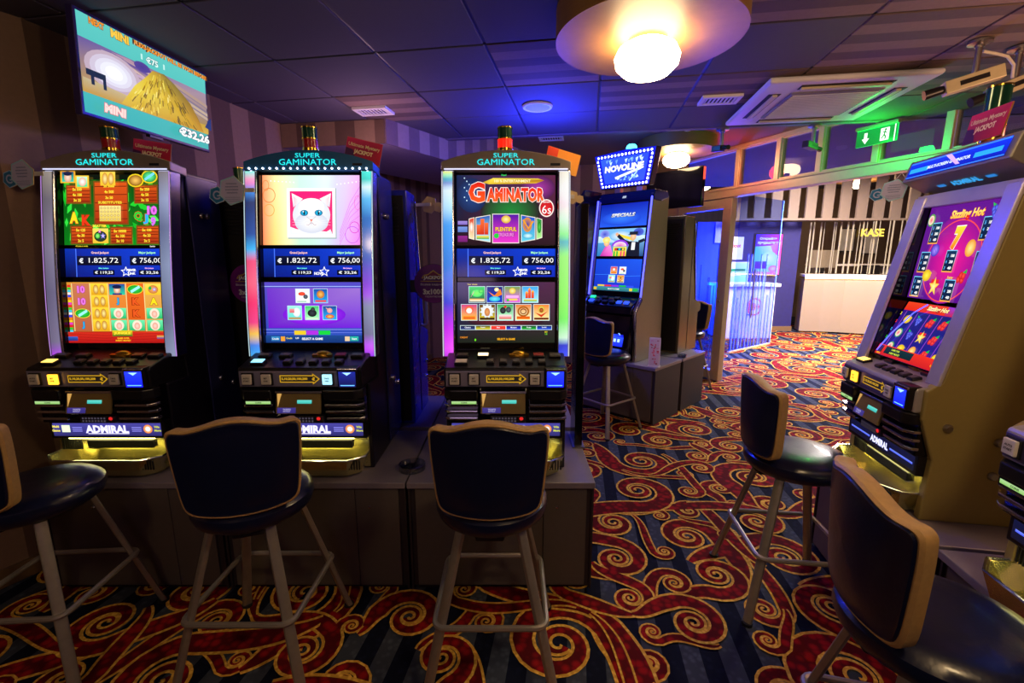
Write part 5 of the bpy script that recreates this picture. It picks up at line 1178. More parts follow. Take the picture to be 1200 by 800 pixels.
# --------------------------------------------------- the sloped grey machines of the row facing left
def sloped_machine(label, loc, rz, pics, name='slot_machine', lit='amber', states=(0, 1, 0, 1), dark=False):
    hw = .258
    t = thing(name, label, 'slot machine', loc, rz, 'grey sloped slot machines in the row by the glass'); k = hw/.285
    front = [(.0, .42), (.13, .42), (.135, .53)]
    prof = [(.04, .0), (.58, .0), (.58, 1.34), (.24, 1.34), (.185, 1.24), (.04, .545), (-.005, .51), (-.005, .40), (.05, .24)]
    for s in (-1, 1):
        xa, xb = (-hw-.004, -hw+.03) if s < 0 else (hw-.03, hw+.004)
        MB().prism(prof, xa, xb).build('side_panel', GREYPANEL, t, bevel=.006)
        mb = MB().prism([(.022, .53), (.036, .53), (.184, 1.245), (.17, 1.245)], min(s*(hw+.006), s*(hw-.06)), max(s*(hw+.006), s*(hw-.06)))
        mb.build('frame_side', LILAC, t, bevel=.004)
        MB().prism([(.045, .56), (.2, .56), (.3, 1.22), (.18, 1.22)], min(s*(hw-.061), s*(hw-.045)), max(s*(hw-.061), s*(hw-.045))).build('inner_cheek', GLOSSY, t)
        # seam of the side door, a thin dark strip
        MB().prism([(.34, .02), (.346, .02), (.42, 1.33), (.414, 1.33)], min(s*(hw+.003), s*(hw+.0055)), max(s*(hw+.003), s*(hw+.0055))).build('door_seam', mat('seam_dark_strip', '#3a3428', .8), t)
    MB().box(-hw+.03, hw-.03, .3, .575, .0, 1.335).build('rear_housing', GREYPANEL, t)
    MB().prism([(.165, 1.2), (.19, 1.2), (.24, 1.25), (.18, 1.255)], -hw-.004, hw+.004).build('frame_top', LILAC, t, bevel=.003)
    locks(t, hw+.004, 1, ((.08, .375), (.25, .33), (.36, .32), (.25, .2)), SATIN)
    lower_half(t, hw, lit, button_state=states, deckm=mat('deck_grey_paint', '#a49c9c', .4, .2, .08, 40), facem=mat('deck_face_violet', '#5a5080', .35, .3, .1, 40), strip_style=1)
    W = 2*hw-.122
    for nm, ya, z0, yb, z1, pic in (('lower_screen', .065, .562, .165, .80, pics[1]), ('upper_screen', .155, .82, .195, 1.2, pics[0])):
        ln = math.hypot(z1-z0, yb-ya); tilt = math.atan2(yb-ya, z1-z0); M = plane_M((0, (ya+yb)/2, (z0+z1)/2), tilt)
        MB().box(-W/2, W/2, -ln/2-.004, ln/2+.004, -.02, -.002, M=M).build('screen_frame', GLOSSY, t)
        p = pic(.49, {'lower_screen': .27, 'upper_screen': .35}[nm]); sx, sy = (W-.012)/.49, ln/{'lower_screen': .27, 'upper_screen': .35}[nm]
        p.v = [(x*sx, y*sy, z) for x, y, z in p.v]; p.build(nm, SCR, t, M)
    # blue neon tube over the screens
    MB().tube([(-W/2+.02, .058, .58), (-W/2+.045, .09, .66), (-W/2+.10, .132, .76), (-W/2+.15, .148, .80)], .0025, 6).build('neon_tube', mat('neon_blue', '#5060ff', emit='#4a50ff', es=3), t)
    # head box: display face and a brand plate turned down
    hb = MB().prism([(.11, 1.315), (.135, 1.40), (.42, 1.40), (.42, 1.25), (.24, 1.25)], -hw-.012, hw+.012).build('head_box', GREYFRAME, t, bevel=.005)
    p = Paint(); a = hw-.012; p.rect(-a, -.033, a, .033, '#0818a0', '#1030e0'); p.rect(-a+.01, -.012, -a+.12, .006, '#2898ff'); p.rect(a-.14, -.012, a-.02, .006, '#2898ff'); p.rect(-a, .026, a, .031, '#3a80ff'); p.rect(-a, -.031, a, -.027, '#3a80ff')
    p.text('MULTI-SCREEN GAMINATOR', -.02, -.002, .013, '#d8e8ff', .22, bold=.03); p.poly([(-.05, .03), (-.02, .03), (.05, -.02), (.03, -.02)], '#c8a0f0'); p.build('display_face', attr_mat('head_glow', 1.5, .15), hb, plane_M((0, .119, 1.3575), math.atan2(.025, .085)))
    Mp = plane_M((0, .1735, 1.281), math.atan2(-.13, .065))
    p = Paint(); p.text('ADMIRAL', 0, 0, .03, '#38a8f0', .14, bold=.05, shear=.1); p.rect(-.14, -.008, -.10, .008, '#2880d0'); p.rect(.10, -.008, .14, .008, '#2880d0'); p.build('brand_plate_lettering', attr_mat('brand_plate_glow', 1.0, .3), hb, Mp)
    tower_lamp(t, .05, .2, 1.40, lit=0, h=.2)
    return t
RZ2 = R(-99.9)
def on_row(o, dl, dy, z): 
    c, s = math.cos(RZ2), math.sin(RZ2); return (o[0]+c*dl-s*dy, o[1]+s*dl+c*dy, z)
A0 = (1.54, 1.867)
sloped_machine('grey sloped slot machine with purple fruit screens titled Sizzling Hot', on_row(A0, 0, .03, BZ), RZ2, (pic_hot_table, pic_hot_reels))
sloped_machine('grey sloped slot machine cut by the frame, next to the Sizzling Hot one', on_row(A0, .87, .03, BZ), RZ2, (pic_specials, pic_menu4), lit='cream', states=(0, 0, 0, 0))

# --------------------------------------------------- tall machine with the blue lit topper
def tall_machine(loc, rz):
    hw = .30
    t = thing('slot_machine', 'tall slot machine with a blue bulb-lit NOVOLINE topper and SPECIALS screen', 'slot machine', loc, rz)
    prof = [(.06, 0), (.56, 0), (.56, 1.58), (.25, 1.58), (.235, 1.4), (.17, .9), (.13, .62), (.02, .5), (.06, .3)]
    MB().prism([(.16, .60), (-.06, .52), (-.11, .6), (-.11, 1.5), (.02, 1.64), (.3, 1.64)], -hw-.03, -hw).build('side_wing', mat('wing_black_violet', '#181424', .14, .1, .1, 20), t, bevel=.008)
    MB().prism([(.2, 0), (.55, 0), (.55, 1.56), (.28, 1.56), (.25, 1.2), (.22, .8), (.2, .6)], -hw+.03, hw-.03).build('cabinet_body', MATTE, t)
    for s in (-1, 1):
        MB().prism(prof, min(s*(hw-.03), s*hw), max(s*(hw-.03), s*hw)).build('side_panel', mat('tall_side_grey', '#8a7c6c', .4, .3, .08, 40), t, bevel=.006)
        q = Paint(); N = 24
        pts = [(.125, .62), (.145, .8), (.165, .95), (.19, 1.15), (.215, 1.35), (.24, 1.55)]
        mb = MB(); mb.tube([(s*(hw-.004), y-.008, z) for y, z in pts], .008, 8)
        mb.build('neon_edge', mat('neon_edge_blue', '#6a70ff', emit='#4448ff', es=4.0), t)
        MB().tube([(s*(hw+.004), y, z) for y, z in [(.05, .05), (.03, .3), (.02, .48), (.12, .6)]], .014, 8).build('chrome_trim', CHROME, t, smooth='auto')
    # screens
    W = .52
    for nm, ya, z0, yb, z1, pic, hh in (('lower_screen', .145, .66, .18, .98, pic_menu4, .3), ('middle_screen', .183, 1.0, .215, 1.27, pic_party, .25), ('upper_screen', .218, 1.285, .24, 1.51, pic_specials, .2)):
        ln = math.hypot(z1-z0, yb-ya); tilt = math.atan2(yb-ya, z1-z0); M = plane_M((0, (ya+yb)/2, (z0+z1)/2), tilt)
        MB().box(-hw+.03, hw-.03, -ln/2-.01, ln/2+.01, -.02, -.002, M=M).build('screen_frame', GLOSSY, t)
        p = pic(.47, hh); p.v = [(x*W/.47, y*ln*.97/hh, z) for x, y, z in p.v]; p.build(nm, SCR, t, M)
    MB().prism([(.14, .62), (-.02, .53), (-.03, .46), (.2, .46), (.2, .62)], -hw+.02, hw-.02).build('button_deck', GLOSSY, t, bevel=.01)
    Ms = Matrix.Translation((0, .06, .578)) @ Matrix.Rotation(math.atan2(.09, .16), 4, 'X')
    for j in range(6):
        o = MB().box(-.026, .026, -.02, .02, 0, .014).build('button', btn_mat('button_lamp_blue', '#3058ff', 1.2) if j in (0, 4, 5) else BLACK, t, bevel=.004); o.matrix_local = Ms @ Matrix.Translation((-.2+j*.08, -.03, 0))
    for j in range(3):
        o = MB().box(-.03, .03, -.018, .018, 0, .014).build('button', btn_mat('button_lamp_green', '#30ffa0', .8) if j == 0 else BLACK, t, bevel=.004); o.matrix_local = Ms @ Matrix.Translation((-.22+j*.14, .035, 0))
    MB().prism([(.04, .46), (.0, .3), (-.03, .12), (-.02, .02), (.2, .02), (.2, .46)], -hw+.03, hw-.03).build('front_door', GLOSSY, t, bevel=.02)
    p = Paint(); p.ell(.06, .0, .15, .09, '#0a10a0', '#2040ff', 24, 0, PI); p.rect(-.09, -.09, .21, .0, '#101cc0', '#2040ff')
    for j in range(6): p.rect(-.06+j*.042, -.05, -.035+j*.042, -.02, '#98c0ff')
    p.ring(.06, .0, .12, .07, .012, '#78a0ff', 20, .3, PI-.3); p.build('note_reader_light', BLUEGLOW, t, plane_M((0, -.012, .24), R(14)))
    MB().prism([(.255, 1.515), (.24, 1.56), (.28, 1.62), (.53, 1.62), (.555, 1.56), (.4, 1.515)], -hw-.005, hw+.005).build('cabinet_head', mat('head_blue_gloss', '#1c3068', .12, .6, .1, 10), t, bevel=.012)
    p = Paint(); p.rect(-.02, -.012, .02, .014, '#c8d8f0'); p.build('head_badge', DIM, t, plane_M((0, .239, 1.565), R(30)))
    for x in (-.12, .12): MB().box(x-.03, x+.03, .3, .36, 1.60, 1.72).build('topper_post', SATIN, t)
    # topper: panel wider at the top, bulbs round its rim
    Mt = Matrix.Translation((-.03, .27, 1.66)) @ Matrix.Rotation(R(4), 4, 'X')
    poly = [(-.27, 0), (.27, 0), (.34, .33), (0, .35), (-.34, .33)]
    tp = MB().prism(poly, 0, .10, 'y'); tp.v = [tuple(Mt @ Vector(v)) for v in tp.v]; tp = tp.build('topper', mat('topper_shell', '#2a1c3a', .25, .6), t, bevel=.01)
    p = Paint(); P4 = [(-.255, .02), (.255, .02), (.32, .315), (-.32, .315)]
    p.poly([(-.265, .008), (.265, .008), (.333, .326), (0, .343), (-.333, .326)], '#1018c8'); p.poly([(-.215, .05), (.215, .05), (.265, .285), (-.265, .285)], ['#2848f0', '#3050f8', '#2848e8', '#3058f8'])
    rr = random.Random(6)
    for j in range(22): x = rr.uniform(-.21, .21); y = rr.choice((rr.uniform(.06, .1), rr.uniform(.23, .27))); p.poly([(x, y), (x+.03, y+.008), (x+.012, y+rr.uniform(.02, .04)*(1 if y < .2 else -1))], rr.choice(('#8ac0ff', '#c8e8ff', '#6a98ff')))
    p.poly([(-.09, .085), (.19, .15), (.2, .175), (-.1, .105)], '#e8f0ff'); p.line([(.06, .06), (.14, .13), (.15, .17)], .014, '#a8d0ff')
    p.text('NOVOLINE', 0, .185, .06, '#ffffff', .43, bold=.05, out='#1828b0', ow=.06, shear=.08)
    p.build('topper_picture', attr_mat('topper_glow', 1.5, .2), tp, Mt @ plane_M((0, -.002, 0)))
    bl = MB(); 
    def bulbs(a, b, n):
        for j in range(n):
            x = a[0]+(b[0]-a[0])*j/(n-1); z = a[1]+(b[1]-a[1])*j/(n-1)
            bl.lathe([(.001, -.012), (.009, -.008), (.012, 0)], 8, M=Mt @ Matrix.Translation((x, -.002, z)) @ Matrix.Rotation(-PI/2, 4, 'X') @ Matrix.Rotation(PI, 4, 'X'))
    bulbs((-.24, .025), (.24, .025), 14); bulbs((-.29, .305), (.29, .305), 16); bulbs((-.252, .06), (-.296, .27), 7); bulbs((.252, .06), (.296, .27), 7)
    q = bl.build('bulbs', mat('topper_bulb', '#ffffff', emit='#c8d8ff', es=6), tp); q['kind'] = 'stuff'
    MB().lathe([(.05, 0), (.05, .05), (.03, .07), (.001, .072)], 14).build('beacon', mat('beacon_cyan', '#60ffff', emit='#40f0ff', es=6), tp, smooth='auto').location = (0, .33, 1.99)
    l = point('beacon_light', (0, 0, 0), '#2f6cff', 7, .05); l.parent = t; l.location = (-.05, .36, 2.045)
    return t
NOV = (1.02, 4.30); NRZ = R(-45)
c = (NOV[0]-.1, NOV[1]+.12); tall_machine((c[0], c[1], BZ), NRZ)

# --------------------------------------------------- rear machines, seen from behind and the side
def rear_machine(label, loc, rz, side='#1a1c58', h=1.36, screens=True, grp='slot machines turned away'):
    t = thing('slot_machine', label, 'slot machine', loc, rz, grp); hw = .285
    MB().prism([(.06, 0), (.5, 0), (.5, h), (.3, h), (.24, .9), (.16, .55), (.0, .5), (.0, .42), (.06, .4)], -hw, hw).build('cabinet_body', mat('rear_body_'+side[1:], side, .25, .15, .1, 20), t, bevel=.008)
    MB().box(-hw+.02, hw-.02, .5, .51, .02, h-.03).build('rear_door', mat('rear_door_black', '#17130f', .55, .2, .2, 40), t, bevel=.004)
    s0 = None
    for j in range(9):
        if s0 is None: s0 = MB().box(-hw+.05, hw-.05, .51, .516, 0, .008).build('vent_slat', BLACK, t); o = s0
        else: o = s0.copy(); C.objects.link(o)
        o.location = (0, 0, h-.24+j*.02)
    lower_half(t, hw-.005, simple=True)
    for s in (-1, 1):
        MB().prism([(.14, .54), (.155, .54), (.30, h-.04), (.285, h-.04)], min(s*(hw+.006), s*(hw-.04)), max(s*(hw+.006), s*(hw-.04))).build('pillar', CHROME, t, bevel=.004)
        MB().box(min(s*hw, s*(hw+.003)), max(s*hw, s*(hw+.003)), .3, .306, .02, h-.02).build('door_seam', BLACK, t)
    if screens:
        p = Paint(); p.rect(-.24, -.34, .24, .34, '#3040e0', '#7a50f0'); p.rect(-.22, .02, .22, .32, '#e050c0', '#4060ff'); p.build('screen', SCR, t, plane_M((0, .205, .96), R(9)))
    return t
RY = 3.13
for i, (x, lab) in enumerate(((-1.64, 'black machine turned away, behind the gap by the jungle screen machine'), (-.87, 'blue-sided machine turned away, behind the gap by the white cat machine'), (-.02, 'machine turned away, hidden behind the GAMINATOR 6s machine'))):
    t = rear_machine(lab, (x, RY, BZ), PI, side=('#0d0b10', '#2028b0', '#1a1c58')[i])
    tower_lamp(t, .0, .25, 1.36, lit=0, h=.16)
    locks(t, .285, -1, ((.1, .3), (.12, .2)))
rear_machine('brown machine back to back with the tall NOVOLINE machine', (NOV[0]+.86, NOV[1]+.91, BZ), NRZ+PI, side='#5a5038', h=1.4, grp=None)

# --------------------------------------------------- the cabinets they stand on
def stand(label, loc, rz, w_, d=.62, group=None, front=BASEF, seam=.25):
    t = thing('machine_stand', label, 'stand', loc, rz, group)
    a = w_/2
    MB().box(-a+.01, a-.01, .02, d-.01, .02, BZ-.03).build('carcass', BASED, t)
    MB().box(-a+.035, a*(.45), .008, .02, .03, BZ-.035).build('front_panel', front, t, bevel=.002)
    MB().box(a*.45+.003, a-.035, .008, .02, .03, BZ-.035).build('front_panel', front, t, bevel=.002)
    MB().box(-a, a, -.005, d, BZ-.03, BZ).build('top_panel', BASET, t, bevel=.004)
    MB().box(-a+.03, a-.03, .03, d-.03, 0, .02).build('plinth', MATTE, t)
    MB().box(a-.012, a-.002, .01, d-.02, .01, BZ-.03).build('end_panel', BASED, t); MB().box(-a+.002, -a+.012, .01, d-.02, .01, BZ-.03).build('end_panel', BASED, t)
    for x in (-.2, .3):
        o = MB().lathe([(.008, 0), (.006, .004), (.001, .005)], 10).build('screw', CHROME, t, smooth='auto'); o.location = (x*w_, .008, .43); o.rotation_euler = (PI/2, 0, 0)
    return t
stand('brown laminate stand under the GAMINATOR 6s machine, at the aisle end', (-.05, 1.894, 0), 0, .848, group='stands of the front row')
stand('brown laminate stand under the white cat machine', (-.905, 1.894, 0), 0, .848, group='stands of the front row')
stand('brown laminate stand under the jungle screen machine, by the wall', (-1.745, 1.894, 0), 0, .82, group='stands of the front row')
for i, x in enumerate((-.05, -.905, -1.72)):
    stand(('stand behind the GAMINATOR 6s machine, for the machine turned away', 'stand behind the white cat machine, for the blue-sided machine', 'stand behind the jungle screen machine, for the black machine')[i], (x+(0, 0, .08)[i], 3.19, 0), PI, (.848, .848, .58)[i], .62, 'stands of the row turned away')
def on_nov(dl, dy): c, s = math.cos(NRZ), math.sin(NRZ); return (NOV[0]+c*dl-s*dy, NOV[1]+s*dl+c*dy, 0)
stand('brown laminate stand under the tall NOVOLINE machine', on_nov(-.03, 0), NRZ, .86, .54, 'stands of the pair back to back')
stand('brown laminate stand under the machine behind the NOVOLINE one', on_nov(-.03, 1.1), NRZ+PI, .86, .54, 'stands of the pair back to back')
stand('brown laminate stand under the Sizzling Hot machine', on_row(A0, 0.01, .02, 0), RZ2, .84, .6, 'stands of the row by the glass')
stand('brown laminate stand under the machine cut by the frame', on_row(A0, .87, .02, 0), RZ2, .84, .6, 'stands of the row by the glass')

# ================================================================== bar stools
def catmull(pts, n, closed=False):
    out = []; N = len(pts)
    for i in range(N if closed else N-1):
        p0, p1, p2, p3 = [Vector(pts[(i+k) % N] if closed else pts[max(0, min(N-1, i+k))]) for k in (-1, 0, 1, 2)]
        for j in range(n):
            u = j/n; out.append(.5*((2*p1)+(p2-p0)*u+(2*p0-5*p1+4*p2-p3)*u*u+(3*p1-p0-3*p2+p3)*u**3))
    if not closed: out.append(Vector(pts[-1]))
    return out
def round_path(corners, r, n=5):
    out = []; N = len(corners)
    for i in range(N):
        p = Vector(corners[i]); a = (Vector(corners[i-1])-p).normalized(); b = (Vector(corners[(i+1) % N])-p).normalized()
        A, B_ = p+a*r, p+b*r
        for j in range(n+1):
            u = j/n; out.append(A*(1-u)**2+p*2*u*(1-u)+B_*u*u)
    return out
def back_outline():
    # half outline in (x, z), z from the seat top; crest in the middle, dip, raised shoulders
    h = [(0, .322), (.05, .316), (.10, .301), (.14, .293), (.178, .294), (.194, .286), (.199, .265), (.196, .20), (.187, .11), (.177, .035), (.160, .002), (.11, -.014), (0, -.022)]
    full = h+[(-x, z) for x, z in h[-2:0:-1]]
    return [tuple(v) for v in catmull(full, 3, True)]
def stool_proto():
    t = thing('bar_stool', '', 'stool')
    SZ = .722
    # seat cushion: domed top, rounded side, narrower underside
    MB().lathe([(.001, SZ-.004), (.08, SZ), (.14, SZ-.004), (.18, SZ-.016), (.202, SZ-.036), (.205, SZ-.058), (.196, SZ-.082), (.175, SZ-.097), (.14, SZ-.105), (.001, SZ-.105)], 40, sy=1.04).build('seat', LEATHER, t, smooth='auto')
    MB().lathe([(.13, SZ-.118), (.14, SZ-.1)], 24).build('swivel_plate', MATTE, t)
    out = back_outline(); n = len(out); cz = .15
    def bend(x, z, off):
        # the back wraps round the sitter; it leans outwards a little with height
        rad = .34; a = x/rad; y = -.185-.02*(z/.3)+rad*(1-math.cos(a))*.8
        nx, ny = -math.sin(a)*.8, math.cos(a)
        return (rad*math.sin(a)+nx*off, y+ny*off, SZ+z)
    def loop(sc, off, inset=0): return [bend(x*sc, cz+(z-cz)*sc-0, off) for x, z in out]
    # tan band round the edge
    tr = MB(); L = [loop(.93, -.022), loop(.965, -.025), loop(1.0, -.018), loop(1.0, .018), loop(.965, .025), loop(.93, .022)]
    tr.v = [v for l in L for v in l]
    for i in range(5):
        for k in range(n): tr.f.append((i*n+k, i*n+(k+1) % n, (i+1)*n+(k+1) % n, (i+1)*n+k)); tr.m.append(0)
    for k in range(n): tr.f.append((5*n+k, 5*n+(k+1) % n, (k+1) % n, k)); tr.m.append(0)
    tr.build('trim_band', PIPING, t, smooth='auto')
    for nm, s in (('outer_back_panel', -1), ('inner_back_panel', 1)):
        mb = MB(); ls = [(.945, .012), (.942, .025), (.92, .0285), (.89, .027), (.75, .03), (.5, .032), (.25, .033), (.0, .033)]
        LL = [loop(a, s*b) for a, b in ls]; mb.v = [v for l in LL for v in l]
        for i in range(len(LL)-1):
            for k in range(n): mb.f.append((i*n+k, i*n+(k+1) % n, (i+1)*n+(k+1) % n, (i+1)*n+k)); mb.m.append(0)
        mb.build(nm, LEATHER, t, smooth='auto')
    MB().box(-.05, .05, -.17, -.11, SZ-.12, SZ-.085).build('back_bracket', MATTE, t, bevel=.008)
    # legs: flattened tubes splaying out
    for sx, sy in ((-1, -1), (1, -1), (1, 1), (-1, 1)):
        a = Vector((sx*.105, sy*.105, SZ-.11)); b = Vector((sx*.23, sy*.23, .012))
        d = (b-a).normalized(); mb = MB()
        side = Vector((sx, -sy, 0)).normalized(); out_ = d.cross(side).normalized(); vs = []
        m = 12
        for p in (a, b):
            for k in range(m):
                an = 2*PI*k/m; c, s_ = math.cos(an), math.sin(an); q = .55
                vs.append(p+side*.0185*math.copysign(abs(c)**q, c)+out_*.0115*math.copysign(abs(s_)**q, s_))
        mb.add(vs, [tuple(range(m))[::-1], tuple(range(m, 2*m))]+[(k, (k+1) % m, m+(k+1) % m, m+k) for k in range(m)])
        lg = mb.build('leg', LEGM, t, smooth='auto')
        MB().lathe([(.001, 0), (.022, 0), (.022, .014), (.001, .014)], 10, c=(b.x, b.y, 0)).build('foot_cap', MATTE, lg)
    q = .196; rp = round_path([(-q, -q, .29), (q, -q, .29), (q, q, .29), (-q, q, .29)], .045)
    MB().tube(rp, .0105, 8, closed=True).build('foot_ring', LEGM, t, smooth='auto')
    return t
proto = stool_proto()
STOOLS = [
    ('navy stool with tan trim facing the jungle screen machine, half out of the frame', (-1.81, 1.59), R(4), -13),
    ('navy stool with tan trim seen from behind, before the white cat machine', (-.965, 1.575), R(0), 20),
    ('navy stool with tan trim seen from behind, before the GAMINATOR 6s machine', (-.075, 1.56), R(0), None),
    ('navy stool with tan trim on the patterned aisle before the Sizzling Hot machine', (1.265, 1.90), R(-97), None),
    ('navy stool with tan trim large in the lower corner, its seat cut by the frame', (1.03, .955), R(-104), None),
    ('small distant navy stool before the tall NOVOLINE machine', (.86, 4.02), R(-52), None),
    ('small distant stool with tan trim by the sliding glass door', (2.05, 5.28), R(128), None),
]
for i, (lab, (x, y), rz, _) in enumerate(STOOLS):
    o = proto if i == 0 else copy_tree(proto)
    o.location = (x, y, 0); o.rotation_euler = (0, 0, rz); o['label'] = lab
    for ch in o.children:
        if ch.name.split('.')[0] in ('seat', 'trim_band', 'outer_back_panel', 'inner_back_panel', 'back_bracket'): ch.rotation_euler = (0, 0, R(_ or 0))
    o['group'] = 'bar stools with tan trimmed backs'

# ================================================================== small things
# glass ashtray
def ashtray(label, x, y, z, r=.062):
    G = glass_mat('ashtray_glass', '#b8c0d4', 1.2, .08)
    return tag(MB().lathe([(r*.75, 0), (r, .004), (r, .032), (r*.9, .034), (r*.78, .012), (.001, .009)], 28).build('ashtray', G, None, smooth='auto', loc=(x, y, z)), label, 'ashtray', 'glass ashtrays')
ashtray('round glass ashtray on the stand between the cat and 6s machines', -.475, 2.02, BZ)
c = on_nov(.36, .62); ashtray('small glass ashtray on the stand behind the NOVOLINE machine', c[0], c[1], BZ, .045)
# leaflet holder beside the tall machine
c = on_nov(.35, .06)
t = thing('leaflet_holder', 'small clear holder with a red and white leaflet beside the NOVOLINE machine', 'holder', (c[0], c[1], BZ), NRZ+R(20))
MB().box(-.055, .055, -.03, .05, 0, .006).build('foot_plate', CREAM, t); MB().box(-.05, .05, .0, .008, .006, .27).build('back_plate', WHITE, t)
p = Paint(); p.rect(-.045, .01, .045, .262, '#d8c8c0', '#e8d8d0'); rr = random.Random(12)
for k in range(24): x = rr.uniform(-.042, .02); y = rr.uniform(.02, .24); p.rect(x, y, x+rr.uniform(.01, .022), y+rr.uniform(.006, .016), rr.choice(('#d02838', '#e86070', '#a01828', '#f0a0a8')))
p.build('leaflet', PRINT, t, plane_M((0, -.001, 0)))
# black divider post on the end of the front row
t = thing('divider_post', 'tall black divider post standing beside the GAMINATOR 6s machine', 'post', (.352, 2.30, BZ))
MB().box(-.02, .02, -.02, .16, .006, 1.25).build('post', GLOSSY, t, bevel=.004); MB().box(-.032, .032, -.04, .17, 0, .008).build('foot_plate', SATIN, t)

# red jackpot cards on the machines
def card(label, loc, rz, lean, roll=0, back=False, ext=.045):
    t = thing('jackpot_card', label, 'card', loc, rz, 'red jackpot cards on the machines')
    M = Matrix.Rotation(roll, 4, 'Y') @ Matrix.Rotation(-lean, 4, 'X')
    MB().box(-.085, .085, 0, .004, -ext, .105, M=M).build('card', mat('card_orange_back', '#c88030', .6), t)
    p = Paint()
    if back: p.rect(-.084, .001, .084, .104, '#e8a040', '#e08828'); p.rect(-.084, .06, -.03, .104, '#d03018', '#e04020')
    else:
        p.quad4(-.084, .001, .084, .104, '#7a1438', '#d81c2c', '#d0285a', '#e83070'); p.poly([(-.084, .001), (-.03, .001), (-.05, .05), (-.084, .055)], '#4a1858')
        p.text('Ultimate Mystery', 0, .072, .022, '#f0d8a8', .15, bold=.03); p.text('JACKPOT', .0, .042, .026, '#ffe8b8', .09, bold=.05)
    p.build('card_print', attr_mat('card_ink', 0, .4, .3), t, M @ plane_M((0, -.001, 0)))
    return t
card('red jackpot card standing on the jungle screen machine, under the television', (-1.765, MY+.37, BZ+1.445), R(6), R(4), R(8))
card('red jackpot card on the white cat machine', (-.735, MY+.37, BZ+1.45), R(6), R(4), R(12))
card('orange backed card leaning on the GAMINATOR 6s machine', (.235, MY+.37, BZ+1.405), R(10), R(4), R(14), True, 0)
c = on_row(A0, .12, .15, BZ+1.402); card('red jackpot card on the Sizzling Hot machine', c, RZ2, R(10), R(0), ext=0)

# hanging hexagon tags
def hexa(p, cx, cy, r, c, rim, a=.3):
    pts = [(cx+r*math.cos(a+k*PI/3), cy+r*math.sin(a+k*PI/3)) for k in range(6)]
    p.poly(pts, rim); p.poly([(cx+(x-cx)*.9, cy+(y-cy)*.9) for x, y in pts], c)
def hex_tag(label, loc, rz, mirror=1, blank=False, cord=.0, sc=1.):
    t = thing('hexagon_tag', label, 'tag', loc, rz, 'hexagon tags hung on machines')
    for nm, cx, cy, r in (('large_hexagon', 0, 0, .066*sc), ('small_hexagon', -.076*sc*mirror, -.018*sc, .04*sc)):
        a = .3
        mb = MB().prism([(cx+r*math.cos(a+k*PI/3), cy+r*math.sin(a+k*PI/3)) for k in range(6)], .0, .003, 'y')
        q = mb.build(nm, mat('tag_back_cream', '#d8b880', .6), t); q.location = (0, .002 if nm == 'small_hexagon' else -.002, 0)
        if not blank:
            p = Paint()
            if nm == 'large_hexagon':
                hexa(p, cx, cy, r, '#c8c4e8', '#a8d8e8')
                for k, w_ in enumerate((.05, .06, .06, .05)): p.text(('WARNING', 'GAMBLING', 'IS RISKY', '18+')[k] if False else 'I'*14, cx, cy+.03*sc-k*.013*sc, .006*sc, '#5a68a0', w_*sc)
                for k in range(3): p.rect(cx-.035*sc, cy-.03*sc-k*.008*sc, cx+.035*sc, cy-.028*sc-k*.008*sc, '#7888b8')
            else: hexa(p, cx, cy, r, '#2078b0', '#b8d0f0'); p.ring(cx, cy, .02*sc, .02*sc, .007*sc, '#b8c0e8', 14, .6, 5.6); p.rect(cx, cy-.006*sc, cx+.02*sc, cy, '#b8c0e8')
            p.build('tag_print', attr_mat('tag_ink', 0, .4, .3), q, plane_M((0, -.001, 0)))
    if cord: MB().tube([(0, 0, .06*sc), (.02, .01, cord), (.04, .0, .055*sc)], .0015, 5).build('cord', WHITE, t)
    else: MB().box(-.012, .10, .004, .008, -.006, .012).build('adhesive_arm', CREAM, t)
    return t
hex_tag('pale hexagon tag stuck to the upper corner of the jungle screen machine', (-2.20, MY+.17, 1.915), R(-8))
hex_tag('pale hexagon tag stuck to the upper corner of the white cat machine', (-1.265, MY+.17, 1.845), R(-4))
hex_tag('blank cream hexagon tag seen from behind, by the blue-sided machine', (-.50, 2.86, 1.86), R(165), 1, True, sc=.8)
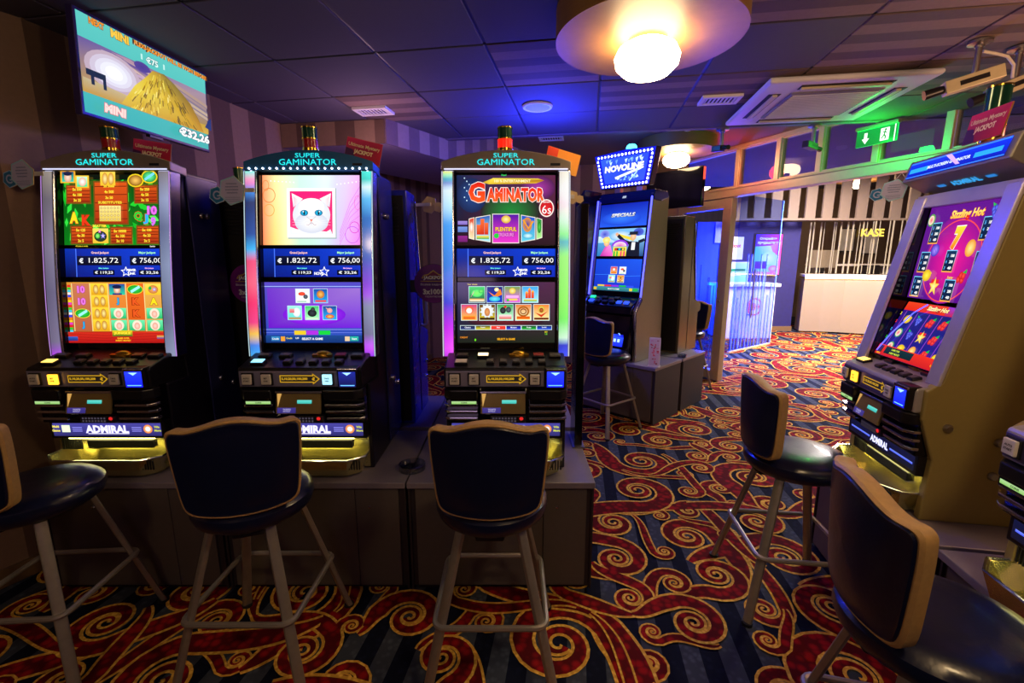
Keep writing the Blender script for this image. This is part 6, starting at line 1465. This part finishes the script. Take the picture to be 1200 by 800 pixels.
hex_tag('cream hexagon tag peeking out beside the GAMINATOR 6s machine', (.285, MY+.28, 1.83), R(180), 1, True, sc=.5)
c = on_row(A0, -.30, .13, 1.845); hex_tag('pale hexagon tag hanging on a cord from the Sizzling Hot machine', c, R(-40), 1, False, .075, .75)

# round purple jackpot signs between the machines
def round_sign(label, loc, rz, arm=0):
    t = thing('jackpot_sign', label, 'sign', loc, rz, 'round purple jackpot signs')
    MB().lathe([(.001, 0), (.112, 0), (.112, .006), (.001, .006)], 36, M=Matrix.Rotation(PI/2, 4, 'X') @ Matrix.Translation((0, 0, -.006))).build('disc', mat('sign_back_dark', '#2a1440', .5), t)
    p = Paint(); p.ell(0, 0, .11, .11, '#8a189a', '#4a1a78', 36); p.poly([(-.07, .03), (-.055, .05), (-.03, .055), (0, .078), (.03, .055), (.055, .05), (.07, .03)], '#e8c050'); p.poly([(-.06, .035), (-.03, .05), (0, .07), (.03, .05), (.06, .035)], '#8a1c58')
    p.text('JACKPOT', 0, .032, .026, '#ffffff', .115, bold=.05, out='#3a1048'); p.rect(-.075, .012, .075, .016, '#e8c050')
    p.text('Всяка седмица', 0, -.005, .014, '#f0e0f8', .15, bold=.03); p.text('3x100€', 0, -.045, .034, '#ffffff', .125, bold=.05); p.text('гарантирани', 0, -.075, .012, '#e8d8f0', .1, bold=.02)
    p.build('sign_print', DIM2, t, plane_M((0, -.001, 0)))
    MB().box(-.02-arm, .02, .006, .012, -.05, .02).build('bracket', BLACK, t)
    return t
DIM2 = attr_mat('sign_ink', 0, .4, .4)
round_sign('round purple jackpot sign in the gap by the jungle screen machine', (-1.49, 2.597, 1.40), R(0))
round_sign('round purple jackpot sign in the gap by the GAMINATOR 6s machine', (-.45, 2.63, 1.40), R(0), .14)

# a pale handle seen in the gap
tag(MB().tube(round_path([(0, 0, 0), (.04, 0, 0), (.04, 0, .2), (0, 0, .2)], .02), .007, 8).build('grab_handle', CREAM, None, smooth='auto', loc=(-.587, 2.9, 1.12)), 'pale looped handle on the blue-sided machine, in the gap under the purple sign', 'handle')
